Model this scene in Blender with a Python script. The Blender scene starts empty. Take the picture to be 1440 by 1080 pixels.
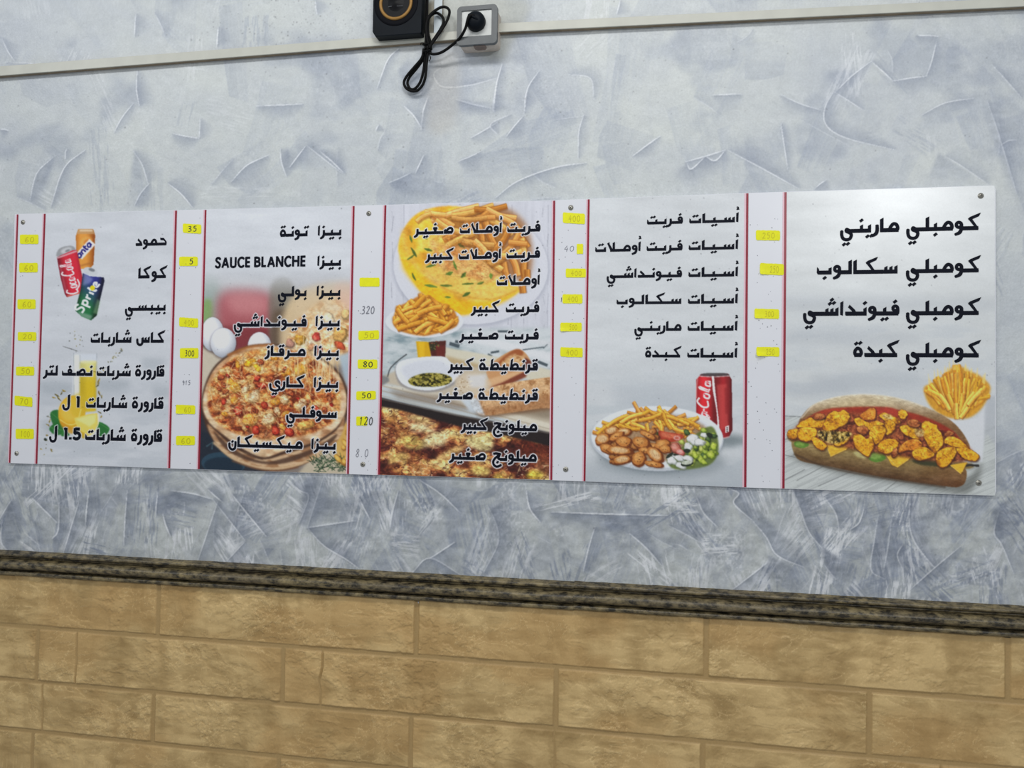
import bpy, bmesh, math, random
import numpy as np
from mathutils import Vector

# ------------------------------------------------------------------ camera
SC = bpy.context.scene
COL = SC.collection
F_PX = 1200.0
CAM = np.array([1.387, -1.5541, 0.1332])
YAW, PITCH, ROLL = -0.197, 0.0283, 0.0159


def cam_axes():
    cy, sy = math.cos(YAW), math.sin(YAW)
    cp, sp = math.cos(PITCH), math.sin(PITCH)
    cr, sr = math.cos(ROLL), math.sin(ROLL)
    f = np.array([sy * cp, cy * cp, sp])
    r = np.array([cy, -sy, 0.0])
    u = np.cross(r, f)
    return cr * r + sr * u, -sr * r + cr * u, f


AX_R, AX_U, AX_F = cam_axes()
cam_data = bpy.data.cameras.new('camera')
cam = bpy.data.objects.new('camera', cam_data)
COL.objects.link(cam)
cam_data.sensor_fit = 'HORIZONTAL'
cam_data.sensor_width = 36.0
cam_data.lens = 36.0 * F_PX / 1440.0
cam_data.clip_start = 0.01
from mathutils import Matrix
cam.matrix_world = Matrix(((AX_R[0], AX_U[0], -AX_F[0], CAM[0]),
                           (AX_R[1], AX_U[1], -AX_F[1], CAM[1]),
                           (AX_R[2], AX_U[2], -AX_F[2], CAM[2]),
                           (0, 0, 0, 1)))
SC.camera = cam

# ------------------------------------------------------------------ light
world = bpy.data.worlds.new('world')
SC.world = world
world.use_nodes = True
wbg = world.node_tree.nodes['Background']
wbg.inputs['Color'].default_value = (0.93, 0.965, 1.0, 1)
wbg.inputs['Strength'].default_value = 0.40


def area(name, loc, target, sx, sy, power, col):
    d = bpy.data.lights.new(name, 'AREA')
    d.shape = 'RECTANGLE'
    d.size, d.size_y, d.energy, d.color = sx, sy, power, col
    o = bpy.data.objects.new(name, d)
    COL.objects.link(o)
    o.location = loc
    v = Vector(target) - Vector(loc)
    o.rotation_euler = v.to_track_quat('-Z', 'Y').to_euler()
    return o


# ceiling tubes of the snack bar, above and behind the photographer
area('ceiling_lamp', (1.0, -1.4, 1.62), (0.95, 0.0, 0.15), 1.5, 0.22, 17, (1.0, 0.985, 0.955))
area('ceiling_lamp', (2.52, -3.42, 1.38), (1.2, 0.0, 0.1), 0.5, 0.12, 34, (0.99, 1.0, 1.0))
area('ceiling_lamp', (-1.26, -1.75, 1.80), (0.3, 0.0, 0.2), 0.6, 0.2, 13, (0.95, 0.975, 1.0))
SC.view_settings.view_transform = 'Standard'
SC.view_settings.look = 'None'
SC.view_settings.gamma = 1.0
SC.view_settings.use_curve_mapping = False
SC.view_settings.exposure = -0.32


# ------------------------------------------------------------------ measuring
def px2w(pts, off=0.0):
    """photo pixels -> points on the plane 'off' metres in front of the wall"""
    p = np.atleast_2d(np.asarray(pts, float))
    d = ((p[:, :1] - 720) / F_PX) * AX_R + (-(p[:, 1:2] - 540) / F_PX) * AX_U + AX_F
    t = (-off - CAM[1]) / d[:, 1:2]
    return CAM + d * t


def w1(x, y, off=0.0):
    return px2w([(x, y)], off)[0]


def proj(P):
    q = np.asarray(P, float) - CAM
    z = q @ AX_F
    return np.stack([720 + F_PX * (q @ AX_R) / z, 540 - F_PX * (q @ AX_U) / z], -1)


def lin(c):
    c = np.clip(np.asarray(c, float), 0, 1)
    return np.where(c <= 0.04045, c / 12.92, ((c + 0.055) / 1.055) ** 2.4)


def C(r, g, b):
    return np.array([r, g, b], float) / 255.0


GAIN = 1.30          # surface reflectance over the photographed brightness


# ------------------------------------------------------------------ noise
def hash2(ix, iy, seed):
    h = (ix.astype(np.int64) * 374761393 + iy.astype(np.int64) * 668265263 + seed * 974711) & 0xFFFFFFFF
    h = ((h ^ (h >> 13)) * 1274126177) & 0xFFFFFFFF
    h = h ^ (h >> 16)
    return (h & 0xFFFF).astype(np.float32) / 65535.0


def vnoise(x, y, seed=0):
    x = np.asarray(x, float)
    y = np.asarray(y, float)
    ix, iy = np.floor(x), np.floor(y)
    fx, fy = x - ix, y - iy
    fx = fx * fx * (3 - 2 * fx)
    fy = fy * fy * (3 - 2 * fy)
    a, b = hash2(ix, iy, seed), hash2(ix + 1, iy, seed)
    c, d = hash2(ix, iy + 1, seed), hash2(ix + 1, iy + 1, seed)
    return (a + (b - a) * fx) * (1 - fy) + (c + (d - c) * fx) * fy


def fbm(x, y, seed=0, octv=4, gain=0.5):
    s, a, t = 0.0, 1.0, 0.0
    for k in range(octv):
        s = s + a * vnoise(x * 2 ** k + 13.7 * k, y * 2 ** k - 7.1 * k, seed + k)
        t += a
        a *= gain
    return s / t


def sstep(a, b, x):
    t = np.clip((x - a) / (b - a), 0, 1)
    return t * t * (3 - 2 * t)


def catmull(pts, n=6, closed=False):
    p = np.asarray(pts, float)
    m = len(p)
    if m < 3:
        return p
    out = []
    rng = range(m) if closed else range(m - 1)
    for i in rng:
        if closed:
            p0, p1, p2, p3 = p[i - 1], p[i], p[(i + 1) % m], p[(i + 2) % m]
        else:
            p1, p2 = p[i], p[i + 1]
            p0 = p[i - 1] if i else 2 * p1 - p2
            p3 = p[i + 2] if i + 2 < m else 2 * p2 - p1
        for k in range(n):
            t = k / n
            out.append(0.5 * (2 * p1 + (p2 - p0) * t + (2 * p0 - 5 * p1 + 4 * p2 - p3) * t * t + (3 * p1 - p0 - 3 * p2 + p3) * t ** 3))
    if not closed:
        out.append(p[-1])
    return np.array(out)


# ------------------------------------------------------------------ a printing press: colours for the printed pictures
class Press:
    def __init__(s, x0, y0, x1, y1, sc, base):
        s.x0, s.y0, s.sc = x0, y0, sc
        s.w, s.h = int((x1 - x0) * sc), int((y1 - y0) * sc)
        s.a = np.empty((s.h, s.w, 3), np.float32)
        s.a[:] = base
        s.X = (x0 + (np.arange(s.w) + 0.5) / sc)[None, :].repeat(s.h, 0)
        s.Y = (y0 + (np.arange(s.h) + 0.5) / sc)[:, None].repeat(s.w, 1)

    @staticmethod
    def blur(m, r, n=2):
        r = int(round(r))
        if r < 1:
            return m
        for _ in range(n):
            for ax in (0, 1):
                pad = [(0, 0)] * m.ndim
                pad[ax] = (r + 1, r)
                c = np.cumsum(np.pad(m, pad, mode='edge'), axis=ax, dtype=np.float64)
                n = m.shape[ax]
                sl = [slice(None)] * m.ndim
                s2 = [slice(None)] * m.ndim
                sl[ax] = slice(2 * r + 1, 2 * r + 1 + n)
                s2[ax] = slice(0, n)
                m = ((c[tuple(sl)] - c[tuple(s2)]) / (2 * r + 1)).astype(np.float32)
        return m

    def mask(s, pts, soft=0.4):
        p = (np.asarray(pts, float) - (s.x0, s.y0)) * s.sc
        pad = int(soft * s.sc * 2.2) + 2
        ax0 = max(int(p[:, 0].min()) - pad, 0)
        ax1 = min(int(p[:, 0].max()) + pad + 1, s.w)
        ay0 = max(int(p[:, 1].min()) - pad, 0)
        ay1 = min(int(p[:, 1].max()) + pad + 1, s.h)
        if ax1 <= ax0 or ay1 <= ay0:
            return None
        xs = np.arange(ax0, ax1) + 0.5
        ys = np.arange(ay0, ay1) + 0.5
        m = np.zeros((len(ys), len(xs)), bool)
        q = np.roll(p, -1, 0)
        for (xa, ya), (xb, yb) in zip(p, q):
            if ya == yb:
                continue
            lo, hi = min(ya, yb), max(ya, yb)
            r0, r1 = np.searchsorted(ys, lo), np.searchsorted(ys, hi)
            if r1 <= r0:
                continue
            xc = xa + (ys[r0:r1] - ya) * (xb - xa) / (yb - ya)
            m[r0:r1] ^= xs[None, :] < xc[:, None]
        m = m.astype(np.float32)
        m = s.blur(m, max(1, soft * s.sc), 1 if soft * s.sc < 1.0 else 2)
        return m, slice(ay0, ay1), slice(ax0, ax1)

    def put(s, mk, col, alpha=1.0):
        if mk is None:
            return
        m, ys, xs = mk
        if callable(col):
            col = col(s.X[ys, xs], s.Y[ys, xs])
        m = (m * alpha)[..., None]
        s.a[ys, xs] = s.a[ys, xs] * (1 - m) + np.asarray(col, np.float32) * m

    def fill(s, pts, col, alpha=1.0, soft=0.3, smooth=0, clip=None):
        if smooth:
            pts = catmull(pts, smooth, True)
        mk = s.mask(pts, soft)
        if mk is not None and clip is not None:
            mk = (mk[0] * clip[mk[1], mk[2]], mk[1], mk[2])
        s.put(mk, col, alpha)

    def full(s, pts, soft=0.3, smooth=0):
        if smooth:
            pts = catmull(pts, smooth, True)
        o = np.zeros((s.h, s.w), np.float32)
        mk = s.mask(pts, soft)
        if mk is not None:
            o[mk[1], mk[2]] = mk[0]
        return o

    def ell(s, cx, cy, rx, ry, col, rot=0, alpha=1.0, soft=0.3, wob=0, rng=None, clip=None):
        s.fill(ell_pts(cx, cy, rx, ry, rot, wob, rng), col, alpha, soft, clip=clip)

    def line(s, pts, w, col, alpha=1.0, soft=0.2, smooth=0, clip=None):
        p = catmull(pts, smooth) if smooth else np.asarray(pts, float)
        d = np.gradient(p, axis=0)
        n = np.stack([-d[:, 1], d[:, 0]], 1) / np.maximum(np.hypot(d[:, 0], d[:, 1]), 1e-6)[:, None]
        ww = np.asarray(w if np.ndim(w) else [w] * len(p), float)
        if len(ww) != len(p):
            ww = np.interp(np.linspace(0, 1, len(p)), np.linspace(0, 1, len(ww)), ww)
        poly = np.concatenate([p + n * ww[:, None] / 2, (p - n * ww[:, None] / 2)[::-1]])
        s.fill(poly, col, alpha, soft, clip=clip)

    def lump(s, cx, cy, rx, ry, rot, base, hi, lo, rng, wob=0.18, clip=None, tex=None):
        """one morsel of food: irregular, lit on top, dark at its lower edge"""
        pts = ell_pts(cx, cy, rx, ry, rot, wob, rng)
        s.fill(pts + (0.4, 1.0), lo * 0.6, 0.55, 0.8, clip=clip)
        s.fill(pts, lo, 1, 0.3, clip=clip)
        q = (pts - (cx, cy)) * 0.86 + (cx - 0.12 * rx, cy - 0.16 * ry)
        s.fill(q, base, 0.95, 0.5, clip=clip)
        q = (pts - (cx, cy)) * 0.5 + (cx - 0.2 * rx, cy - 0.3 * ry)
        s.fill(q, hi, 0.75, 0.8, clip=clip)
        for k in range(tex or 0):
            a, r = rng.uniform(0, 6.28), rng.uniform(0, 0.8)
            t = rng.uniform(0.5, 1.1)
            s.ell(cx + math.cos(a) * r * rx, cy + math.sin(a) * r * ry, t, t * 0.7, lo * rng.uniform(0.45, 0.9), 0, 0.7, 0.25, clip=clip)

    def texture(s, m, amt, fx, fy, seed, octv=3):
        n = fbm(s.X / fx, s.Y / fy, seed, octv) - 0.5
        s.a[:] = np.clip(s.a * (1 + (2 * amt * n * m)[..., None] * np.array([0.9, 1.0, 1.15], np.float32)), 0, 1)

    def chunk(s, pts, base, hi, lo, rng, clip=None):
        """rough fried piece: ragged edge, scorched patches, pepper"""
        pts = catmull(pts, 4, True)
        k = len(pts)
        pts = pts + np.array([(rng.uniform(-0.7, 0.7), rng.uniform(-0.7, 0.7)) for _ in range(k)])
        c = pts.mean(0)
        e = np.abs(pts - c).max(0)
        sd = rng.randrange(900)

        def col(X, Y):
            n = fbm(X / 6.5, Y / 5, sd, 4)
            r_ = np.hypot((X - c[0]) / e[0], (Y - c[1]) / e[1])
            b_ = np.clip((n - 0.55) * 3.6 + (r_ - 0.70) * 1.2 + (Y - c[1]) / e[1] * 0.35, 0, 1)[..., None]
            h_ = np.clip((0.5 - n) * 3 + 0.25 - (Y - c[1]) / e[1] * 0.4, 0, 1)[..., None] * 0.8
            q = base * (1 - h_) + hi * h_
            return q * (1 - b_ * 0.8) + lo * b_ * 0.8
        s.fill(pts + (0.8, 1.8), C(52, 22, 12), 0.65, 0.8, clip=clip)
        s.fill(pts, lo * 0.8, 1, 0.2, clip=clip)
        s.fill((pts - c) * 0.94 + c + (-0.2, -0.4), col, 1, 0.3, clip=clip)
        for j in range(int(6 + e[0] * e[1] / 12)):
            a, q_ = rng.uniform(0, 6.28), rng.uniform(0.05, 0.8)
            s.ell(c[0] + e[0] * q_ * math.cos(a), c[1] + e[1] * q_ * math.sin(a), rng.uniform(0.35, 0.9), rng.uniform(0.3, 0.7), C(112, 52, 16), 0, 0.8, 0.2, clip=clip)

    def fry(s, x, y, L, ang, w, rng, base=C(214, 150, 62), clip=None, bend=0.06, edge=0.6):
        dx, dy = math.cos(ang), math.sin(ang)
        b = rng.uniform(-bend, bend) * L
        p = [(x - dx * L / 2, y - dy * L / 2), (x - dy * b, y + dx * b), (x + dx * L / 2, y + dy * L / 2)]
        v = rng.uniform(-0.10, 0.08)
        base = base + v
        nx, ny = (-dy, dx) if dx > 0 else (dy, -dx)
        if ny > 0:
            nx, ny = -nx, -ny
        P = np.array(p)
        s.line(P + (0.3, 0.9), w * 1.25, C(110, 60, 20), edge, 0.6, 4, clip)
        s.line(P, w, base * (0.86, 0.76, 0.60), 1, 0.25, 4, clip)
        s.line(P + np.array((nx, ny)) * w * 0.13, w * 0.66, base, 1, 0.25, 4, clip)
        s.line(P + np.array((nx, ny)) * w * 0.26, w * 0.22, np.minimum(base * 1.16 + 0.03, 1), 0.8, 0.3, 4, clip)

    def mottle(s, m, cols, fx, fy, seed, octv=4, alpha=1.0, warp=0.0, sharp=1.0):
        """cover mask m with colours picked by noise"""
        X, Y = s.X / fx, s.Y / fy
        if warp:
            X = X + warp * (fbm(X * 0.7, Y * 0.7, seed + 50, 3) - 0.5)
            Y = Y + warp * (fbm(X * 0.7 + 9, Y * 0.7, seed + 60, 3) - 0.5)
        n = fbm(X, Y, seed, octv)
        n = np.clip((n - 0.5) * 1.9 * sharp + 0.5, 0, 0.9999)
        t = n * (len(cols) - 1)
        i = t.astype(int)
        f = (t - i)[..., None]
        cc = np.asarray(cols, np.float32)
        col = cc[i] * (1 - f) + cc[np.minimum(i + 1, len(cols) - 1)] * f
        mm = (m * alpha)[..., None]
        s.a[:] = s.a * (1 - mm) + col * mm

    def sample(s, q):
        fx = np.clip((q[:, 0] - s.x0) * s.sc - 0.5, 0, s.w - 1.001)
        fy = np.clip((q[:, 1] - s.y0) * s.sc - 0.5, 0, s.h - 1.001)
        ix, iy = fx.astype(int), fy.astype(int)
        fx, fy = (fx - ix)[:, None], (fy - iy)[:, None]
        a = s.a
        return (a[iy, ix] * (1 - fx) + a[iy, ix + 1] * fx) * (1 - fy) + (a[iy + 1, ix] * (1 - fx) + a[iy + 1, ix + 1] * fx) * fy


def ell_pts(cx, cy, rx, ry, rot=0, wob=0, rng=None, n=40):
    t = np.linspace(0, 2 * math.pi, n, endpoint=False)
    r = np.ones(n)
    if wob and rng:
        for k in (2, 3, 4, 5, 7):
            r += wob * rng.uniform(-1, 1) / k ** 0.5 * 0.7 * np.cos(k * t + rng.uniform(0, 6.28))
    x, y = rx * r * np.cos(t), ry * r * np.sin(t)
    c, sn = math.cos(rot), math.sin(rot)
    return np.stack([cx + x * c - y * sn, cy + x * sn + y * c], 1)


# ------------------------------------------------------------------ materials
def new_mat(name):
    m = bpy.data.materials.new(name)
    m.use_nodes = True
    nt = m.node_tree
    return m, nt, nt.nodes['Principled BSDF']


def plain(name, col, rough=0.5, metal=0.0, spec=0.5, vary=0.06, scale=60, gain=True, bump=0.0):
    m, nt, b = new_mat(name)
    c = lin(col) * (GAIN if gain else 1)
    c = np.clip(c, 0, 0.9)
    tc = nt.nodes.new('ShaderNodeTexCoord')
    nz = nt.nodes.new('ShaderNodeTexNoise')
    nz.inputs['Scale'].default_value = scale
    nz.inputs['Detail'].default_value = 4
    nt.links.new(tc.outputs['Object'], nz.inputs['Vector'])
    rp = nt.nodes.new('ShaderNodeValToRGB')
    rp.color_ramp.elements[0].position = 0.3
    rp.color_ramp.elements[1].position = 0.7
    rp.color_ramp.elements[0].color = (*(c * (1 - vary)), 1)
    rp.color_ramp.elements[1].color = (*np.clip(c * (1 + vary), 0, 1), 1)
    nt.links.new(nz.outputs['Fac'], rp.inputs['Fac'])
    nt.links.new(rp.outputs['Color'], b.inputs['Base Color'])
    b.inputs['Roughness'].default_value = rough
    b.inputs['Metallic'].default_value = metal
    b.inputs['Specular IOR Level'].default_value = spec
    if bump:
        bp = nt.nodes.new('ShaderNodeBump')
        bp.inputs['Strength'].default_value = bump
        bp.inputs['Distance'].default_value = 0.001
        nt.links.new(nz.outputs['Fac'], bp.inputs['Height'])
        nt.links.new(bp.outputs['Normal'], b.inputs['Normal'])
    return m


def vcol_mat(name, rough, spec=0.5, noise=0.0, scale=300, bump=0.0, bscale=400, stretch=(1, 1, 1)):
    m, nt, b = new_mat(name)
    at = nt.nodes.new('ShaderNodeAttribute')
    at.attribute_name = 'tone'
    tc = nt.nodes.new('ShaderNodeTexCoord')
    mp = nt.nodes.new('ShaderNodeMapping')
    mp.inputs['Scale'].default_value = stretch
    nt.links.new(tc.outputs['Object'], mp.inputs['Vector'])
    out = at.outputs['Color']
    if noise:
        nz = nt.nodes.new('ShaderNodeTexNoise')
        nz.inputs['Scale'].default_value = scale
        nz.inputs['Detail'].default_value = 3
        nt.links.new(mp.outputs['Vector'], nz.inputs['Vector'])
        mr = nt.nodes.new('ShaderNodeMapRange')
        mr.inputs['From Min'].default_value = 0.3
        mr.inputs['From Max'].default_value = 0.7
        mr.inputs['To Min'].default_value = 1 - noise
        mr.inputs['To Max'].default_value = 1 + noise
        nt.links.new(nz.outputs['Fac'], mr.inputs['Value'])
        vm = nt.nodes.new('ShaderNodeVectorMath')
        vm.operation = 'SCALE'
        nt.links.new(out, vm.inputs[0])
        nt.links.new(mr.outputs['Result'], vm.inputs['Scale'])
        out = vm.outputs['Vector']
    nt.links.new(out, b.inputs['Base Color'])
    b.inputs['Roughness'].default_value = rough
    b.inputs['Specular IOR Level'].default_value = spec
    if bump:
        n2 = nt.nodes.new('ShaderNodeTexNoise')
        n2.inputs['Scale'].default_value = bscale
        n2.inputs['Detail'].default_value = 5
        nt.links.new(mp.outputs['Vector'], n2.inputs['Vector'])
        bp = nt.nodes.new('ShaderNodeBump')
        bp.inputs['Strength'].default_value = bump
        bp.inputs['Distance'].default_value = 0.001
        nt.links.new(n2.outputs['Fac'], bp.inputs['Height'])
        nt.links.new(bp.outputs['Normal'], b.inputs['Normal'])
    return m


# ------------------------------------------------------------------ objects
def link(name, mesh, mat=None, parent=None):
    o = bpy.data.objects.new(name, mesh)
    COL.objects.link(o)
    if mat is not None and not mesh.materials:
        mesh.materials.append(mat)
    if parent is not None:
        o.parent = parent
        o.matrix_parent_inverse = Matrix.Identity(4)
        o.location = -world_loc(parent)
    return o


def world_loc(o):
    v = Vector((0, 0, 0))
    while o is not None:
        v = v + o.location
        o = o.parent
    return v


def empty(name, loc, label, cat, group=None):
    o = bpy.data.objects.new(name, None)
    COL.objects.link(o)
    o.location = Vector(loc)
    o.empty_display_size = 0.02
    return tag(o, label, cat, group)


def tag(o, label=None, cat=None, group=None, kind=None):
    if label:
        o['label'] = label
    if cat:
        o['category'] = cat
    if group:
        o['group'] = group
    if kind:
        o['kind'] = kind
    return o


def mesh_np(name, V, faces_quads):
    """fast mesh from vertex array and quad index array"""
    me = bpy.data.meshes.new(name)
    V = np.asarray(V, np.float32)
    Q = np.asarray(faces_quads, np.int32)
    me.vertices.add(len(V))
    me.vertices.foreach_set('co', V.ravel())
    me.loops.add(Q.size)
    me.loops.foreach_set('vertex_index', Q.ravel())
    me.polygons.add(len(Q))
    me.polygons.foreach_set('loop_start', np.arange(0, Q.size, 4, dtype=np.int32))
    me.update(calc_edges=True)
    return me


def set_tone(me, rgb):
    a = me.color_attributes.new('tone', 'FLOAT_COLOR', 'POINT')
    c = np.ones((len(rgb), 4), np.float32)
    c[:, :3] = rgb
    a.data.foreach_set('color', c.ravel())


def smooth(me, on=True):
    me.polygons.foreach_set('use_smooth', np.full(len(me.polygons), on, bool))


def poly_mesh(name, polys):
    """polys: list of (n,3) arrays -> one mesh"""
    vs, fs, k = [], [], 0
    for i, p in enumerate(polys):
        p = np.asarray(p, float)
        q = np.roll(p, -1, 0)
        if (p[:, 0] * q[:, 2] - q[:, 0] * p[:, 2]).sum() < 0:      # every stroke faces the room
            p = p[::-1]
        p = p - (0, 2.5e-7 * i, 0)
        vs.extend([tuple(q) for q in p])
        fs.append(list(range(k, k + len(p))))
        k += len(p)
    me = bpy.data.meshes.new(name)
    me.from_pydata(vs, [], fs)
    return me


def prism(name, front, depth):
    """front: list of points facing -y (any order); solid of given depth behind them"""
    bm = bmesh.new()
    f = [bm.verts.new(tuple(p)) for p in front]
    k = [bm.verts.new((p[0], p[1] + depth, p[2])) for p in front]
    n = len(f)
    bm.faces.new(f)
    bm.faces.new(k[::-1])
    for i in range(n):
        bm.faces.new((f[i], k[i], k[(i + 1) % n], f[(i + 1) % n]))
    bmesh.ops.recalc_face_normals(bm, faces=bm.faces)
    me = bpy.data.meshes.new(name)
    bm.to_mesh(me)
    bm.free()
    return me


def bevel_mesh(me, w, seg=2):
    bm = bmesh.new()
    bm.from_mesh(me)
    bmesh.ops.bevel(bm, geom=list(bm.edges), offset=w, segments=seg, affect='EDGES', profile=0.5)
    bm.to_mesh(me)
    bm.free()
    return me


def tube_mesh(name, pts, r, n=10, sm=6):
    p = catmull(pts, sm) if sm else np.asarray(pts, float)
    T = np.gradient(p, axis=0)
    T /= np.linalg.norm(T, axis=1)[:, None]
    V, Q = [], []
    up = np.array([0.0, -1.0, 0.0])
    for i in range(len(p)):
        a = np.cross(T[i], up)
        if np.linalg.norm(a) < 1e-4:
            a = np.array([1.0, 0, 0])
        a /= np.linalg.norm(a)
        b = np.cross(T[i], a)
        up = -b if np.dot(-b, up) > 0 else b
        for k in range(n):
            t = 2 * math.pi * k / n
            V.append(p[i] + r * (math.cos(t) * a + math.sin(t) * up))
    for i in range(len(p) - 1):
        for k in range(n):
            Q.append((i * n + k, i * n + (k + 1) % n, (i + 1) * n + (k + 1) % n, (i + 1) * n + k))
    me = bpy.data.meshes.new(name)
    me.from_pydata([tuple(v) for v in V], [], Q + [tuple(range(n))[::-1], tuple(range((len(p) - 1) * n, len(p) * n))])
    smooth(me)
    return me


def lathe_mesh(name, prof, n=40, cx=0, cy=0, cz=0):
    """prof: (radius, y) pairs turned about the y axis through (cx, ., cz)"""
    V, Fc = [], []
    for r, y in prof:
        for k in range(n):
            t = 2 * math.pi * k / n
            V.append((cx + r * math.cos(t), cy + y, cz + r * math.sin(t)))
    for i in range(len(prof) - 1):
        for k in range(n):
            Fc.append((i * n + k, i * n + (k + 1) % n, (i + 1) * n + (k + 1) % n, (i + 1) * n + k))
    Fc.append(tuple(range(n)))
    Fc.append(tuple(range((len(prof) - 1) * n, len(prof) * n))[::-1])
    bm = bmesh.new()
    vs = [bm.verts.new(v) for v in V]
    for f in Fc:
        bm.faces.new([vs[i] for i in f])
    bmesh.ops.recalc_face_normals(bm, faces=bm.faces)
    me = bpy.data.meshes.new(name)
    bm.to_mesh(me)
    bm.free()
    for pl in me.polygons:
        pl.use_smooth = len(pl.vertices) == 4
    return me

# ================================================================== THE WALL
rng = random.Random(5)
BOARD_OFF = 0.006


def wall_columns(step):
    a = np.arange(-0.12, 2.08, step)
    l = -0.12 - np.cumsum(np.linspace(step, 0.0055, 170))
    r = a[-1] + np.cumsum(np.linspace(step, 0.0055, 170))
    return np.concatenate([l[::-1], a, r])


def wall_rows(z0, z1, fine0, fine1, step):
    a = np.arange(fine0, fine1, step)
    lo = np.arange(fine0 - 0.012, z0, -0.012)[::-1] if z0 < fine0 - 0.012 else np.array([])
    hi = np.arange(a[-1] + 0.005, z1, 0.005) if z1 > a[-1] + 0.005 else np.array([])
    return np.concatenate([[z0], lo, a, hi, [z1]])


def grid_mesh(name, xs, zs, y, hole=None):
    gx, gz = np.meshgrid(xs, zs)
    V = np.stack([gx.ravel(), y.ravel(), gz.ravel()], 1)
    nx, nz = len(xs), len(zs)
    idx = np.arange(nx * nz).reshape(nz, nx)
    Q = np.stack([idx[:-1, :-1], idx[:-1, 1:], idx[1:, 1:], idx[1:, :-1]], -1)
    if hole is not None:
        cx = 0.5 * (xs[:-1] + xs[1:])[None, :]
        cz = 0.5 * (zs[:-1] + zs[1:])[:, None]
        keep = ~((cx > hole[0]) & (cx < hole[1]) & (cz > hole[2]) & (cz < hole[3]))
        Q = Q[keep]
    else:
        Q = Q.reshape(-1, 4)
    return mesh_np(name, V, Q)


# ---- trowelled silver-blue decorative plaster above the moulding
T = Press(-420, -330, 1860, 900, 1.5, (0, 0, 0))
LIGHT, MID, DARK = C(190, 195, 194), C(172, 178, 185), C(133, 142, 159)
H = Press(-420, -330, 1860, 900, 1.5, (0, 0, 0))     # relief, first channel, millimetres
low = sstep(600, 700, T.Y)                           # stronger contrast and darker tone below the board
n1 = fbm(T.X / 150, T.Y / 120, 3, 4)
n2 = fbm(T.X / 45 + 2 * n1, T.Y / 38, 11, 4)
m = np.clip(0.5 + 1.1 * (n1 - 0.5) + 0.7 * (n2 - 0.5), 0, 1)[..., None]
T.a[:] = MID * (1 - m) + LIGHT * m
dk = sstep(0.56, 0.75, fbm(T.X / 90, T.Y / 70, 23, 4))[..., None] * (0.45 + 0.35 * low[..., None])
T.a[:] = T.a * (1 - dk) + DARK * dk


def trowel(cx, cy, L, Wd, ang, tone, alpha, ridge):
    c, s_ = math.cos(ang), math.sin(ang)
    b = rng.uniform(-0.25, 0.25) * L
    loc = [(-L / 2, -Wd / 2), (0, -Wd / 2 + b * 0.5), (L / 2, -Wd / 2 * rng.uniform(0.5, 1.0)), (L / 2 * rng.uniform(0.8, 1.1), Wd / 2 * rng.uniform(0.3, 1)), (0, Wd / 2 + b * 0.3), (-L / 2 * rng.uniform(0.8, 1.1), Wd / 2)]
    P = [(cx + x * c - y * s_, cy + x * s_ + y * c) for x, y in loc]

    def colour(X, Y):
        v = (-(X - cx) * s_ + (Y - cy) * c) / Wd + 0.5
        u = ((X - cx) * c + (Y - cy) * s_)
        st = fbm(u / 34, v * Wd / 1.9, int(cx * 7 + cy) & 1023, 3)
        k = np.clip(v + (1.7 if cy > 640 else 1.0) * (st - 0.5), 0, 1)[..., None]
        return tone[0] * (1 - k) + tone[1] * k
    T.fill(P, colour, alpha, 0.6)
    H.fill(P, lambda X, Y: np.repeat((0.35 * ((-(X - cx) * s_ + (Y - cy) * c) / Wd + 0.5))[..., None], 3, 2), 0.8, 0.6)
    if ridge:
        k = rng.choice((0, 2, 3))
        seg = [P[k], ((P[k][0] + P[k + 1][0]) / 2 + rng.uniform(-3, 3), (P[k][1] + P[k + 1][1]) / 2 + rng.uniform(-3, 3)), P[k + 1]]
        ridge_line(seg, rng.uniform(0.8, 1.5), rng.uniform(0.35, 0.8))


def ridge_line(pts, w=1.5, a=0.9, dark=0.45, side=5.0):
    """raised edge left by the trowel: a highlight painted along its lip, painted shade fading out on one side of it"""
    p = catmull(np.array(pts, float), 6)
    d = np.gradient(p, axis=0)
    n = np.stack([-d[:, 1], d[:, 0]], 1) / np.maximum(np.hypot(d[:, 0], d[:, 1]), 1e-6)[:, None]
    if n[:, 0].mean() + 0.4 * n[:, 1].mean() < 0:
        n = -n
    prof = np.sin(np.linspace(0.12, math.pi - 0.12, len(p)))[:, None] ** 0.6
    for f in (1.0, 0.66, 0.38, 0.18):  # soft shade painted into the tone beside the ridge
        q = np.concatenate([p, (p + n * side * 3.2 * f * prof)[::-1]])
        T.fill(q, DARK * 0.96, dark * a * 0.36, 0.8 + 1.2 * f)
    T.line(p, [w * 0.3, w * 0.8, w * 0.9, w * 0.3], C(236, 239, 243), a, 0.12)  # painted highlight on the lip
    T.line(p + n * w * 0.75, [w * 0.2, w * 0.5, w * 0.2], DARK * 0.8, a * 0.6, 0.12)  # thin painted shade line next to it
    H.line(p, [w * 0.5, w, w * 0.5], (1.0, 1, 1), 0.5 * a, 0.15)


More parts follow.
